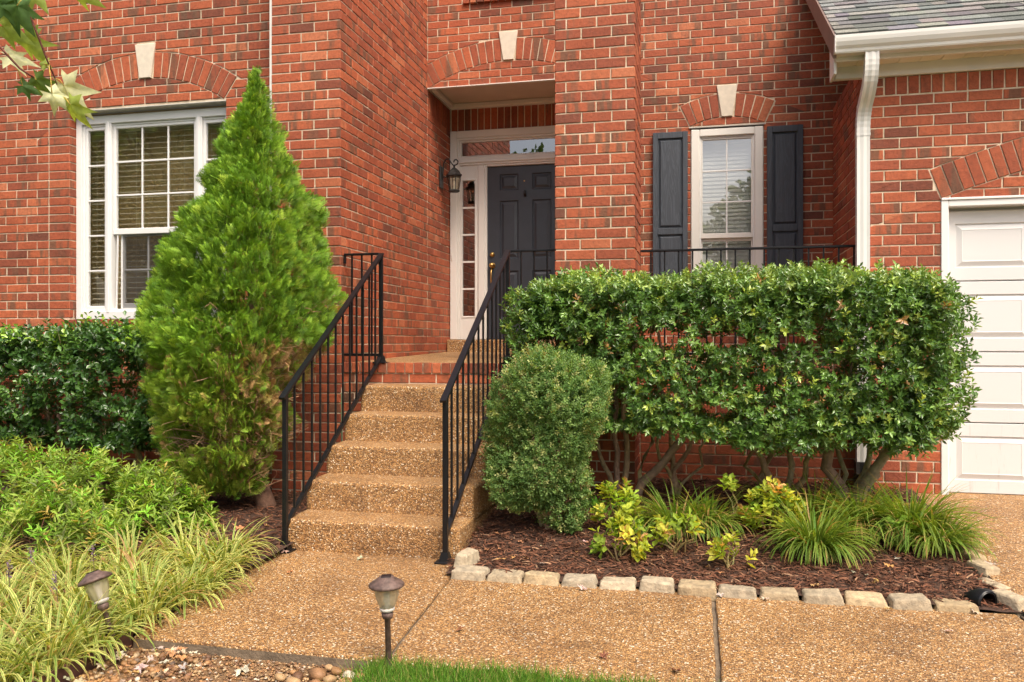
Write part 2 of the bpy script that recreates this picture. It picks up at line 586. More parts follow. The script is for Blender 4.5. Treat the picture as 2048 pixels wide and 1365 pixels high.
class MB:
    """collects shapes into one mesh"""

    def __init__(s):
        s.v, s.f, s.c = [], [], []

    def add(s, v, f, col=None):
        b = len(s.v)
        s.v += [tuple(p) for p in v]
        s.f += [tuple(i + b for i in q) for q in f]
        s.c += [col if col else (1, 1, 1)] * len(v)
        return s

    def box(s, lo, hi, b=0.0, col=None):
        x0, y0, z0 = lo
        x1, y1, z1 = hi
        if b <= 0:
            v = [(x0, y0, z0), (x1, y0, z0), (x1, y1, z0), (x0, y1, z0), (x0, y0, z1), (x1, y0, z1), (x1, y1, z1), (x0, y1, z1)]
            f = [(0, 3, 2, 1), (4, 5, 6, 7), (0, 1, 5, 4), (1, 2, 6, 5), (2, 3, 7, 6), (3, 0, 4, 7)]
            return s.add(v, f, col)
        b = min(b, (x1 - x0) / 2.01, (y1 - y0) / 2.01, (z1 - z0) / 2.01)
        v, idx = [], {}
        X, Y, Z = (x0, x1), (y0, y1), (z0, z1)
        for i in (0, 1):
            for j in (0, 1):
                for k in (0, 1):
                    for a in range(3):
                        p = [X[i], Y[j], Z[k]]
                        sg = [1 - 2 * i, 1 - 2 * j, 1 - 2 * k]
                        for q in range(3):
                            if q != a:
                                p[q] += sg[q] * b
                        idx[(i, j, k, a)] = len(v)
                        v.append(tuple(p))
        f = []
        for i in (0, 1):
            q = [(i, 0, 0, 0), (i, 1, 0, 0), (i, 1, 1, 0), (i, 0, 1, 0)]
            f.append([idx[t] for t in (q if i else q[::-1])])
            q = [(0, i, 0, 1), (1, i, 0, 1), (1, i, 1, 1), (0, i, 1, 1)]
            f.append([idx[t] for t in (q if not i else q[::-1])])
            q = [(0, 0, i, 2), (1, 0, i, 2), (1, 1, i, 2), (0, 1, i, 2)]
            f.append([idx[t] for t in (q if i else q[::-1])])
        for i in (0, 1):
            for j in (0, 1):
                f.append([idx[t] for t in ((i, j, 0, 0), (i, j, 1, 0), (i, j, 1, 1), (i, j, 0, 1))])
                f.append([idx[t] for t in ((i, 0, j, 0), (i, 1, j, 0), (i, 1, j, 2), (i, 0, j, 2))])
                f.append([idx[t] for t in ((0, i, j, 1), (1, i, j, 1), (1, i, j, 2), (0, i, j, 2))])
                for k in (0, 1):
                    f.append([idx[(i, j, k, 0)], idx[(i, j, k, 1)], idx[(i, j, k, 2)]])
        return s.add(v, f, col)

    def tube(s, pts, rad, n=8, col=None, cap=True):
        pts = [Vector(p) for p in pts]
        if not hasattr(rad, '__len__'):
            rad = [rad] * len(pts)
        v, f = [], []
        ref = Vector((0.31, 0.17, 0.93))
        for i, p in enumerate(pts):
            t = (pts[min(i + 1, len(pts) - 1)] - pts[max(i - 1, 0)]).normalized()
            a = t.cross(ref)
            if a.length < 1e-3:
                a = t.cross(Vector((1, 0, 0)))
            a.normalize()
            bb = t.cross(a)
            for k in range(n):
                an = 2 * math.pi * k / n
                v.append(p + (a * math.cos(an) + bb * math.sin(an)) * rad[i])
        for i in range(len(pts) - 1):
            for k in range(n):
                f.append((i * n + k, i * n + (k + 1) % n, (i + 1) * n + (k + 1) % n, (i + 1) * n + k))
        if cap:
            f.append(tuple(range(n))[::-1])
            f.append(tuple((len(pts) - 1) * n + k for k in range(n)))
        return s.add(v, f, col)

    def bar(s, a, b, w, h, col=None):
        """rectangular bar from a to b, w sideways, h in the vertical plane"""
        a, b = Vector(a), Vector(b)
        t = (b - a).normalized()
        up = Vector((0, 0, 1)) if abs(t.z) < 0.99 else Vector((0, 1, 0))
        sd = t.cross(up).normalized()
        u = sd.cross(t).normalized()
        v = []
        for p in (a, b):
            for x, y in ((-1, -1), (1, -1), (1, 1), (-1, 1)):
                v.append(p + sd * x * w / 2 + u * y * h / 2)
        return s.add(v, [(0, 1, 2, 3), (7, 6, 5, 4), (0, 4, 5, 1), (1, 5, 6, 2), (2, 6, 7, 3), (3, 7, 4, 0)], col)

    def lathe(s, prof, center, n=20, col=None, ribs=0, ribamp=0.0):
        v, f = [], []
        cx, cy, cz = center
        for r, z in prof:
            for k in range(n):
                a = 2 * math.pi * k / n
                rr = r * (1 + ribamp * math.cos(ribs * a)) if ribs else r
                v.append((cx + rr * math.cos(a), cy + rr * math.sin(a), cz + z))
        for i in range(len(prof) - 1):
            for k in range(n):
                f.append((i * n + k, i * n + (k + 1) % n, (i + 1) * n + (k + 1) % n, (i + 1) * n + k))
        return s.add(v, f, col)

    def build(s, name, mat, parent=None, smooth=False):
        return obj(name, s.v, s.f, mat, parent, smooth, {'col': np.array(s.c, np.float32)} if s.c else None)


def box_obj(name, lo, hi, mat, parent=None, b=0.003):
    return MB().box(lo, hi, b).build(name, mat, parent)


def bulk(name, V, F, mat, parent=None, attrs=None, smooth=False):
    """V (n,3) float, F (m,k) int"""
    me = bpy.data.meshes.new(name)
    V = np.ascontiguousarray(V, np.float32)
    F = np.ascontiguousarray(F, np.int32)
    m, k = F.shape
    me.vertices.add(len(V))
    me.vertices.foreach_set('co', V.ravel())
    me.loops.add(m * k)
    me.loops.foreach_set('vertex_index', F.ravel())
    me.polygons.add(m)
    me.polygons.foreach_set('loop_start', np.arange(0, m * k, k, dtype=np.int32))
    me.polygons.foreach_set('loop_total', np.full(m, k, np.int32))
    if smooth:
        me.polygons.foreach_set('use_smooth', np.ones(m, bool))
    me.materials.append(MATS[mat])
    me.update(calc_edges=True)
    for kk, arr in (attrs or {}).items():
        a = me.color_attributes.new(kk, 'FLOAT_COLOR', 'POINT')
        arr = np.asarray(arr, np.float32)
        if arr.shape[1] == 3:
            arr = np.concatenate([arr, np.ones((len(arr), 1), np.float32)], 1)
        a.data.foreach_set('color', np.ascontiguousarray(arr).ravel())
    return link(name, me, parent)


def unit(a):
    return a / np.maximum(np.linalg.norm(a, axis=-1, keepdims=True), 1e-9)


def scatter(T, TF, P, ydir, nrm, size, col, tcol=None, widths=None):
    """template T (n,3) with +Y along the leaf, +Z its face; returns V, F, C"""
    y = unit(ydir)
    z = unit(nrm - (nrm * y).sum(-1, keepdims=True) * y)
    x = np.cross(y, z)
    size = np.broadcast_to(np.asarray(size, float), (len(P),))
    w = size if widths is None else widths
    V = P[:, None, :] + x[:, None, :] * (T[None, :, 0:1] * w[:, None, None]) + y[:, None, :] * (T[None, :, 1:2] * size[:, None, None]) + z[:, None, :] * (T[None, :, 2:3] * size[:, None, None])
    n = len(T)
    F = (TF[None] + (np.arange(len(P)) * n)[:, None, None]).reshape(-1, TF.shape[1])
    C = np.repeat(col[:, None, :], n, 1)
    if tcol is not None:
        C = C * tcol[None]
    return V.reshape(-1, 3), F, C.reshape(-1, 3)


def join(parts):
    Vs, Fs, Cs, b = [], [], [], 0
    for V, F, C in parts:
        Vs.append(V)
        Fs.append(F + b)
        Cs.append(C)
        b += len(V)
    return np.concatenate(Vs), np.concatenate(Fs), np.concatenate(Cs)


def rdir(n):
    return unit(RNG.normal(size=(n, 3)))


def nz3(p, s=1.0, off=0.0):
    return noise.noise(Vector((p[0] * s + off, p[1] * s + off * 0.7, p[2] * s - off)))


# leaf templates (quads): +Y length 1
def leaf_tpl(w=0.42, fold=0.12, bend=0.12, peak=0.45):
    ys = [0.0, peak, 1.0]
    ws = [0.06, w * 0.5, 0.03]
    T = []
    for yv, wv in zip(ys, ws):
        zb = -bend * yv * yv
        T += [(-wv, yv, zb + fold * wv), (0, yv, zb - fold * wv * 0.8), (wv, yv, zb + fold * wv)]
    F = []
    for i in range(2):
        a = i * 3
        F += [(a, a + 1, a + 4, a + 3), (a + 1, a + 2, a + 5, a + 4)]
    return np.array(T), np.array(F)


def small_leaf_tpl(w=0.5):
    T = np.array([(0, 0, 0), (w * 0.5, 0.45, 0.08), (0, 1, -0.05), (-w * 0.5, 0.45, 0.08)])
    return T, np.array([(0, 1, 2, 3)])


LEAF_HOLLY = leaf_tpl(0.54, 0.45, 0.10)
LEAF_ROUND = leaf_tpl(0.66, 0.35, 0.15, 0.6)
LEAF_LONG = leaf_tpl(0.30, 0.5, 0.22)
LEAF_SMALL = small_leaf_tpl(0.62)


def palette(n, stops, p):
    stops = np.array(stops, float)
    i = RNG.choice(len(stops), n, p=np.array(p) / np.sum(p))
    return stops[i] * RNG.uniform(0.8, 1.2, (n, 1))


def twigs(P, D, n_leaf, tpl, size, spread, twig_len, cols, flat_up=0.35):
    """leaves around shoots starting at P along D. cols (N,3) per twig"""
    n = len(P)
    parts = []
    ref = rdir(n)
    a = unit(np.cross(D, ref))
    b = np.cross(D, a)
    for k in range(n_leaf):
        t = (k + 0.6) / n_leaf
        an = k * 2.4 + RNG.uniform(-0.4, 0.4, n)
        rad = a * np.cos(an)[:, None] + b * np.sin(an)[:, None]
        pos = P + D * (twig_len * t)[:, None] + rad * 0.003
        ld = unit(D * (0.35 + 0.75 * t) + rad * spread + RNG.normal(size=(n, 3)) * 0.18)
        nr = unit(D + np.array([0, 0, flat_up]) + RNG.normal(size=(n, 3)) * 0.25)
        sz = size * RNG.uniform(0.72, 1.2, n) * (1.0 - 0.25 * t)
        c = cols * RNG.uniform(0.82, 1.18, (n, 1))
        parts.append(scatter(tpl[0], tpl[1], pos, ld, nr, sz, c))
    return join(parts)

# ------------------------------------------------------------------ ground
GY = -0.075


def sheet(name, x0, x1, y0, y1, nx, ny, zf, mat, smooth=True):
    xs = np.linspace(x0, x1, nx)
    ys = np.linspace(y0, y1, ny)
    V = np.array([(x, y, zf(x, y)) for y in ys for x in xs])
    F = np.array([(j * nx + i, j * nx + i + 1, (j + 1) * nx + i + 1, (j + 1) * nx + i) for j in range(ny - 1) for i in range(nx - 1)])
    return bulk(name, V, F, mat, smooth=smooth)


def smooth01(t):
    t = max(0.0, min(1.0, t))
    return t * t * (3 - 2 * t)


def z_right_bed(x, y):
    return 0.015 + 0.20 * smooth01((y - 4.35) / 2.3) + 0.018 * nz3((x, y, 0), 3.1) + 0.008 * nz3((x, y, 0), 11.0) + 0.05 * math.exp(-((x + 0.98) ** 2 + (y - 5.25) ** 2) / 0.25)


def z_left_bed(x, y):
    return -0.02 + 0.09 * smooth01((y - 3.0) / 2.6) + 0.02 * nz3((x, y, 5), 2.7) + 0.008 * nz3((x, y, 3), 10.0)


def z_drive(x, y):
    return 0.19 * smooth01((y - 3.9) / 2.9)


tag(obj('ground', [(-300, -300, -0.16), (300, -300, -0.16), (300, 300, -0.16), (-300, 300, -0.16)], [(0, 1, 2, 3)], 'lawn_soil'), kind='structure')
tag(obj('street', [(-300, -13.0, -0.152), (300, -13.0, -0.152), (300, -7.0, -0.152), (-300, -7.0, -0.152)], [(0, 1, 2, 3)], 'asphalt'), kind='structure')
tag(sheet('mulch_bed_left', -7.9, -2.53, 2.2, 6.7, 90, 80, z_left_bed, 'mulch_soil'), kind='structure')
tag(sheet('mulch_bed_right', -1.415, 1.535, 4.445, 6.85, 90, 76, z_right_bed, 'mulch_soil'), kind='structure')
tag(sheet('lawn', -1.36, 6.0, -2.6, 3.245, 60, 60, lambda x, y: GY + 0.05 * smooth01((y - 2.6) / 0.5) + 0.02 * nz3((x, y, 1), 2.0), 'lawn_soil'), kind='structure')
tag(sheet('gravel_bed', -3.6, -1.30, 1.2, 3.27, 50, 50, lambda x, y: -0.055 + 0.012 * nz3((x, y, 1), 4.0), 'gravel_soil'), kind='structure')

# walkway: three slabs with tooled joints, rough front edge
walk = thing('walkway', None, None, (-0.5, 3.8, 0))
walk['kind'] = 'structure'


def slab(poly, parent, mat='aggregate', z=0.0, depth=0.11):
    """slab with eased edges, slightly wavy outline"""
    pts = []
    n = len(poly)
    for i in range(n):
        a, b = Vector((*poly[i], 0)), Vector((*poly[(i + 1) % n], 0))
        m = max(1, int((b - a).length / 0.09))
        for k in range(m):
            p = a.lerp(b, k / m)
            w = 0.006
            pts.append((p.x + w * nz3(p, 9), p.y + w * nz3(p, 9, 5)))
    cx = sum(p[0] for p in pts) / len(pts)
    cy = sum(p[1] for p in pts) / len(pts)
    v, f = [], []
    k = len(pts)
    for dz, ins in ((-depth, 0.0), (-0.014, 0.0), (-0.004, 0.004), (0.0, 0.014)):
        for (x, y) in pts:
            d = Vector((x - cx, y - cy))
            d.normalize()
            v.append((x - d.x * ins, y - d.y * ins, z + dz))
    for r in range(3):
        for i in range(k):
            f.append((r * k + i, r * k + (i + 1) % k, (r + 1) * k + (i + 1) % k, (r + 1) * k + i))
    f.append(tuple(range(3 * k, 4 * k)))
    o = obj('slab', v, f, mat, parent)
    o.data.materials.append(MATS['concrete_edge'])
    for p in o.data.polygons:
        if p.index < k:
            p.material_index = 1
    return o


slab([(-2.50, 3.235), (-1.30, 3.225), (-1.405, 4.80), (-2.66, 4.80)], walk)
slab([(-1.282, 3.225), (0.058, 3.225), (0.05, 4.46), (-1.378, 4.46)], walk)
slab([(0.078, 3.225), (1.50, 3.225), (1.50, 4.46), (0.070, 4.46)], walk)
box_obj('joint_fill', (-2.4, 3.27, -0.10), (1.50, 4.42, -0.022), 'concrete_edge', walk, 0)
drv = thing('driveway', None, None, (3, 4, 0))
drv['kind'] = 'structure'
dx = np.linspace(1.525, 7.5, 24)
dy = np.linspace(0.5, 6.95, 50)
DV = np.array([(x, y, z_drive(x, y)) for y in dy for x in dx])
DF = np.array([(j * 24 + i, j * 24 + i + 1, (j + 1) * 24 + i + 1, (j + 1) * 24 + i) for j in range(49) for i in range(23)])
bulk('drive_slab', DV, DF, 'aggregate', drv, smooth=True)
box_obj('drive_edge', (1.512, 0.5, -0.12), (1.53, 6.9, -0.004), 'concrete_edge', drv, 0)

# ------------------------------------------------------------------ brick laying
CH, BL, JT = 0.0813, 0.2325, 0.0106
ZPH, ZPG = 2.445, 2.380        # course lines of the house and of the garage
house = thing('brick_house', 'red brick house with white trim, dark front door and raised porch', 'house', (-1.0, 7.0, 0))
BRICKS = []                    # (verts, faces, tint, centre, face size)


class Wall:
    def __init__(s, kind, at):
        s.kind, s.at = kind, at

    def p(s, u, z, off=0.0):
        if s.kind == 'front':
            return (u, s.at - off, z)
        if s.kind == 'right':
            return (s.at + off, u, z)
        return (s.at - off, u, z)

    def normal(s):
        return {'front': Vector((0, -1, 0)), 'right': Vector((1, 0, 0)), 'left': Vector((-1, 0, 0))}[s.kind]


def clip(poly, nx, nz_, d):
    """keep the part with n.p <= d"""
    out = []
    n = len(poly)
    for i in range(n):
        a, b = poly[i], poly[(i + 1) % n]
        da, db = nx * a[0] + nz_ * a[1] - d, nx * b[0] + nz_ * b[1] - d
        if da <= 0:
            out.append(a)
        if da * db < 0:
            t = da / (da - db)
            out.append((a[0] + (b[0] - a[0]) * t, a[1] + (b[1] - a[1]) * t))
    return out


def area(poly):
    return abs(sum(poly[i][0] * poly[(i + 1) % len(poly)][1] - poly[(i + 1) % len(poly)][0] * poly[i][1] for i in range(len(poly)))) / 2


def piece(w, poly, proud=0.0, ch=0.0035, back=0.014, jit=0.0013):
    """one brick: convex outline in the wall plane, eased edges, slightly uneven"""
    if len(poly) < 3 or area(poly) < 2.5e-4:
        return None
    cu = sum(p[0] for p in poly) / len(poly)
    cz = sum(p[1] for p in poly) / len(poly)
    ar = sum(poly[i][0] * poly[(i + 1) % len(poly)][1] - poly[(i + 1) % len(poly)][0] * poly[i][1] for i in range(len(poly)))
    if ar < 0:
        poly = poly[::-1]
    n = len(poly)
    j = lambda: random.uniform(-jit, jit)
    pr = proud + random.uniform(-0.0016, 0.0016)
    tu, tz = random.uniform(-1, 1) * 0.006, random.uniform(-1, 1) * 0.012
    outer = [(p[0] + j(), p[1] + j()) for p in poly]
    v = []
    for (u, z) in outer:
        v.append(w.p(u, z, -back))
    for (u, z) in outer:
        v.append(w.p(u, z, pr - ch + (u - cu) * tu + (z - cz) * tz))
    for (u, z) in outer:
        du, dz = cu - u, cz - z
        l = math.hypot(du, dz) + 1e-6
        k = min(ch * 1.35, l * 0.4)
        v.append(w.p(u + math.copysign(min(ch, abs(du) * 0.5), du), z + math.copysign(min(ch, abs(dz) * 0.5), dz), pr + (u - cu) * tu + (z - cz) * tz))
    f = []
    for r in (0, 1):
        for i in range(n):
            f.append((r * n + i, r * n + (i + 1) % n, (r + 1) * n + (i + 1) % n, (r + 1) * n + i))
    f.append(tuple(range(2 * n, 3 * n)))
    a, b, c = Vector(v[2 * n]), Vector(v[2 * n + 1]), Vector(v[2 * n + 2])
    if (b - a).cross(c - a).dot(w.normal()) < 0:
        f = [q[::-1] for q in f]
    return v, f, Vector(w.p(cu, cz, 0)), area(poly)


def tint():
    return (min(1, max(0, random.gauss(0.54, 0.22))), random.random(), random.random())


class Arc:
    def __init__(s, uc, zs, half, rise, thick=0.228, key=(0.12, 0.215, 0.31), nv=None):
        s.uc, s.zs, s.half, s.rise, s.t = uc, zs, half, rise, thick
        s.R = (half * half + rise * rise) / (2 * rise)
        s.zc = zs + rise - s.R
        s.phi = math.asin(half / s.R)
        s.key = key
        s.nv = nv


def cut_arc(poly, A):
    """pieces of a brick outside the arch ring"""
    rs = [math.hypot(p[0] - A.uc, p[1] - A.zc) for p in poly]
    cu = sum(p[0] for p in poly) / len(poly) - A.uc
    cz = sum(p[1] for p in poly) / len(poly) - A.zc
    th = math.atan2(cu, cz)
    if abs(th) > A.phi + 0.35 or min(rs) > A.R + A.t + JT or max(rs) < A.R - JT:
        return [poly]
    tc = max(-A.phi, min(A.phi, th))
    n = (math.sin(tc), math.cos(tc))
    d0 = n[0] * A.uc + n[1] * A.zc
    res = []
    o = clip(poly, -n[0], -n[1], -(d0 + A.R + A.t + JT * 0.8))
    i = clip(poly, n[0], n[1], d0 + A.R - JT * 0.8)
    res += [o, i]
    for sg in (-1, 1):
        e = (sg * math.cos(A.phi), -math.sin(A.phi))      # radial end line of the ring, outward normal
        de = e[0] * A.uc + e[1] * A.zc
        q = clip(poly, -e[0], -e[1], -(de + JT * 0.8))
        if len(q) > 2:
            ne = (math.sin(sg * A.phi), math.cos(A.phi))
            dd = ne[0] * A.uc + ne[1] * A.zc
            q = clip(q, ne[0], ne[1], dd + A.R + A.t + JT * 0.8)
            if len(q) > 2:
                q = clip(q, -ne[0], -ne[1], -(dd + A.R - JT * 0.8))
            if th * sg > 0:
                res.append(q)
    out = []
    for q in res:
        if len(q) > 2 and area(q) > 5e-4:
            us, zs = [p[0] for p in q], [p[1] for p in q]
            if max(us) - min(us) > 0.018 and max(zs) - min(zs) > 0.016:
                out.append(q)
    return out


def lay(w, part, u0, u1, z0, z1, zph=ZPH, uph=0.0, holes=(), arcs=(), proud=0.0):
    k0 = int(math.floor((z0 - zph) / CH))
    k1 = int(math.ceil((z1 - zph) / CH))
    for k in range(k0, k1):
        zb, zt = zph + k * CH + JT / 2, zph + (k + 1) * CH - JT / 2
        zb, zt = max(zb, z0), min(zt, z1)
        if zt - zb < 0.02:
            continue
        segs = [(u0, u1)]
        for (a, b, c, d) in holes:
            if min(zt, d) - max(zb, c) > 0.012:
                ns = []
                for (s0, s1) in segs:
                    if b <= s0 or a >= s1:
                        ns.append((s0, s1))
                    else:
                        if a > s0:
                            ns.append((s0, a))
                        if b < s1:
                            ns.append((b, s1))
                segs = ns
        ph = uph + (k % 2) * BL / 2 + random.uniform(-0.006, 0.006)
        for (s0, s1) in segs:
            m0 = int(math.floor((s0 - ph) / BL)) - 1
            m1 = int(math.ceil((s1 - ph) / BL)) + 1
            edges = [ph + m * BL + random.uniform(-0.004, 0.004) for m in range(m0, m1 + 1)]
            edges = [s0] + [e for e in edges if s0 + 0.05 < e < s1 - 0.05] + [s1]
            for a, b in zip(edges[:-1], edges[1:]):
                ua = a + (JT / 2 if a != s0 else 0)
                ub = b - (JT / 2 if b != s1 else 0)
                if ub - ua < 0.02:
                    continue
                polys = [[(ua, zb), (ub, zb), (ub, zt), (ua, zt)]]
                for A in arcs:
                    polys = [q for p in polys for q in cut_arc(p, A)]
                for p in polys:
                    r = piece(w, p, proud)
                    if r:
                        BRICKS.append((r[0], r[1], tint(), r[2], r[3], w, part))


def backing(name, w, u0, u1, z0, z1, holes=(), reveal=0.0):
    """mortar sheet behind the bricks, with openings"""
    us = sorted({u0, u1, *[max(u0, min(u1, t)) for h in holes for t in h[:2]]})
    zs = sorted({z0, z1, *[max(z0, min(z1, t)) for h in holes for t in h[2:]]})
    v, f = [], []
    for i in range(len(us) - 1):
        for j in range(len(zs) - 1):
            cu, cz = (us[i] + us[i + 1]) / 2, (zs[j] + zs[j + 1]) / 2
            if any(h[0] < cu < h[1] and h[2] < cz < h[3] for h in holes):
                continue
            b = len(v)
            v += [w.p(us[i], zs[j], -0.0068), w.p(us[i + 1], zs[j], -0.0068), w.p(us[i + 1], zs[j + 1], -0.0068), w.p(us[i], zs[j + 1], -0.0068)]
            f.append((b, b + 1, b + 2, b + 3))
    if reveal:
        for h in holes:
            b = len(v)
            r = [(h[0], h[2]), (h[1], h[2]), (h[1], h[3]), (h[0], h[3])]
            v += [w.p(u, z, -0.0068) for u, z in r] + [w.p(u, z, -reveal) for u, z in r]
            for i in range(4):
                f.append((b + i, b + (i + 1) % 4, b + 4 + (i + 1) % 4, b + 4 + i))
    return obj(name, v, f, 'mortar', house)


def special(w, part, poly, name, proud=0.0, mat='brick', ch=0.0035, back=0.014):
    """a brick or stone that is a named part of its own"""
    r = piece(w, poly, proud, ch, back)
    if r:
        return obj(name, r[0], r[1], mat, part, attrs={'tint': np.array(tint(), np.float32)})


def arch(w, part, A, lo=-9, hi=9):
    kb, kt, kh = A.key if A.key else (0, 0, 0)
    rm = A.R + A.t / 2
    ph0 = (kb + kt) / 4 / rm if A.key else 0.0
    nv = A.nv or max(1, round((A.phi - ph0) * rm / 0.082))
    for sg in (-1, 1):
        for i in range(nv):
            a0 = ph0 + (A.phi - ph0) * i / nv
            a1 = ph0 + (A.phi - ph0) * (i + 1) / nv
            g = JT / 2 / rm
            a0, a1 = a0 + g, a1 - g
            q = [(A.uc + sg * r * math.sin(a), A.zc + r * math.cos(a)) for r, a in ((A.R, a0), (A.R, a1), (A.R + A.t, a1), (A.R + A.t, a0))]
            if lo < q[0][0] < hi:
                special(w, part, q, 'arch_brick', 0.002)
    if A.key:
        zb = A.zs + A.rise - 0.004
        q = [(A.uc - kb / 2, zb), (A.uc + kb / 2, zb), (A.uc + kt / 2, zb + kh), (A.uc - kt / 2, zb + kh)]
        special(w, part, q, 'keystone', 0.016, 'limestone', 0.005)


def row(w, part, u0, u1, z0, z1, step, name, proud=0.0):
    """bricks on end or on edge"""
    n = max(1, round((u1 - u0) / step))
    for i in range(n):
        a, b = u0 + (u1 - u0) * i / n + JT / 2, u0 + (u1 - u0) * (i + 1) / n - JT / 2
        special(w, part, [(a, z0), (b, z0), (b, z1), (a, z1)], name, proud)


# --- left wing with the triple window
wL = Wall('front', 6.57)
OPL = (-5.775, -4.135, 1.535, 3.485)
AL = Arc(-4.955, 3.497, 0.80, 0.245, key=(0.118, 0.212, 0.31))
keyhL = (AL.uc - 0.098, AL.uc + 0.098, 3.9, 4.056)
stackL = (-5.775 - BL, -5.775, 1.56, 3.47)
pL = backing('left_wall', wL, -7.9, -3.50, -0.1, 5.4, [OPL])
lay(wL, pL, -7.9, -3.50, 0.0, 5.4, holes=[OPL, keyhL, stackL, (-5.85, -4.06, 1.455, 1.53)], arcs=[AL], uph=0.03)
k = math.ceil((1.50 - ZPH) / CH)
while ZPH + (k + 1) * CH < 3.55:      # stacked jamb bricks left of the window
    zb, zt = ZPH + k * CH + JT / 2, ZPH + (k + 1) * CH - JT / 2
    r = piece(wL, [(stackL[0] + JT, zb), (stackL[1], zb), (stackL[1], zt), (stackL[0] + JT, zt)])
    BRICKS.append((r[0], r[1], tint(), r[2], r[3], wL, pL))
    k += 1
arch(wL, pL, AL)
row(wL, pL, -5.85, -4.06, 1.44, 1.535, 0.078, 'sill_brick', 0.03)
wJ = Wall('right', -5.775)
jb = backing('left_window_reveal', wJ, 6.575, 6.70, 1.5, 3.5)
lay(wJ, jb, 6.584, 6.70, 1.535, 3.485)
# --- pilaster beside the porch and the deep porch side wall
wP = Wall('front', 6.29)
pP = backing('porch_pilaster', wP, -3.53, -2.914, -0.1, 5.6)
lay(wP, pP, -3.53, -2.905, 0.0, 5.6, uph=-2.905)
wPl = Wall('left', -3.53)
pPl = backing('pilaster_side', wPl, 6.295, 6.58, -0.1, 5.6)
lay(wPl, pPl, 6.304, 6.57, 0.0, 5.6)
wE = Wall('right', -2.905)
SO0, SO1 = 3.815, 4.075
pE = backing('porch_side_wall', wE, 6.299, 9.36, 0.9, 5.9)
lay(wE, pE, 6.304, 9.36, 0.95, 5.9, uph=6.29 + 0.118, holes=[(8.56, 9.36, SO0, 4.15)])
row(wE, pE, 8.56, 9.33, SO0 + JT / 2, SO1, 0.082, 'soldier_brick')
# --- square porch pillar
wC = Wall('front', 6.29)
pC = backing('porch_pillar', wC, -1.101, -0.501, -0.1, 5.6)
lay(wC, pC, -1.11, -0.492, 0.0, 5.6, uph=-1.11 + 0.085)
for kind, at_ in (('right', -0.492), ('left', -1.11)):
    ww = Wall(kind, at_)
    pp = backing('pillar_side', ww, 6.299, 6.91, -0.1, 5.6)
    lay(ww, pp, 6.304, 6.91, 0.0, 5.6, uph=6.29 + 0.11)
box_obj('pillar_core', (-1.09, 6.32, -0.1), (-0.515, 6.905, 5.6), 'mortar', pC, 0)
# --- main wall: arch over the entry, narrow window, behind the garage roof
wM = Wall('front', 8.5)
AE = Arc(-2.0, 4.080, 0.90, 0.245, key=(0.11, 0.207, 0.305))
AW = Arc(0.248, 3.505, 0.362, 0.082, key=(0.107, 0.203, 0.315), nv=4)
OPE = (-2.905, -1.11, 0.5, 4.075)
OPW = (-0.108, 0.602, 1.55, 3.495)
pM = backing('main_wall', wM, -2.92, 5.2, 0.9, 6.2, [OPE, OPW])
lay(wM, pM, -2.90, 5.2, 1.0, 6.2, uph=-2.9, holes=[OPE, OPW, (AE.uc - 0.095, AE.uc + 0.095, 4.46, 4.62), (AW.uc - 0.092, AW.uc + 0.092, 3.75, 3.90), (-2.52, -1.2, 4.955, 5.04)], arcs=[AE, AW])
arch(wM, pM, AE, lo=-2.89, hi=-1.12)
arch(wM, pM, AW)
row(wM, pM, -2.50, -1.25, 4.955, 5.035, 0.078, 'sill_brick', 0.035)
wB = Wall('front', 9.34)
pB = backing('entry_back_wall', wB, -2.905, -1.1, SO0 - 0.1, 4.4)
row(wB, pB, -2.895, -1.12, SO0 + JT / 2, SO1, 0.082, 'soldier_brick')
wR = Wall('left', -1.11)
pR = backing('entry_side_wall', wR, 8.51, 9.36, 0.9, 4.3)
lay(wR, pR, 8.515, 9.35, 1.0, 4.2)
# --- garage: side wall, front wall with arch over the door
wS = Wall('left', 1.245)
pS = backing('garage_side_wall', wS, 6.706, 8.52, -0.1, 3.60)
lay(wS, pS, 6.712, 8.49, 0.0, 3.60, ZPG, uph=6.8)
wG = Wall('front', 6.697)
OPG = (1.746, 6.70, -0.3, 2.382)
AG = Arc(4.223, 2.400, 2.477, 0.46, key=(0.14, 0.24, 0.32))
pG = backing('garage_wall', wG, 1.254, 7.6, -0.1, 3.42, [OPG], reveal=0.14)
lay(wG, pG, 1.245, 7.6, 0.0, 3.185, ZPG, uph=1.245 + 0.1, holes=[OPG, (4.1, 4.34, 3.0, 3.2)], arcs=[AG])
row(wG, pG, 1.35, 7.6, 3.198, 3.33, 0.082, 'soldier_brick')
for zz in (3.198, 3.266):
    special(wG, pG, [(1.245, zz), (1.342, zz), (1.342, zz + 0.058), (1.245, zz + 0.058)], 'soldier_brick')
arch(wG, pG, AG, lo=1.2, hi=3.6)
# --- raised porch: brick front, rowlock rim, sloped aggregate floor
wF = Wall('front', 6.325)
pF = backing('porch_front', wF, -2.905, -1.10, -0.1, 1.15)
lay(wF, pF, -2.90, -1.11, 0.0, 1.066, 0.9895)
row(wF, pF, -2.90, -1.11, 1.074, 1.158, 0.0785, 'rim_brick', 0.012)
wF2 = Wall('front', 6.80)
pF2 = backing('porch_front_right', wF2, -0.50, 1.245, -0.1, 1.15)
lay(wF2, pF2, -0.485, 1.235, 0.0, 1.066, 0.9895)
row(wF2, pF2, -0.485, 1.235, 1.074, 1.158, 0.0785, 'rim_brick', 0.012)
fl = MB()


def zf(y):
    return 1.150 + (y - 6.3) * 0.021


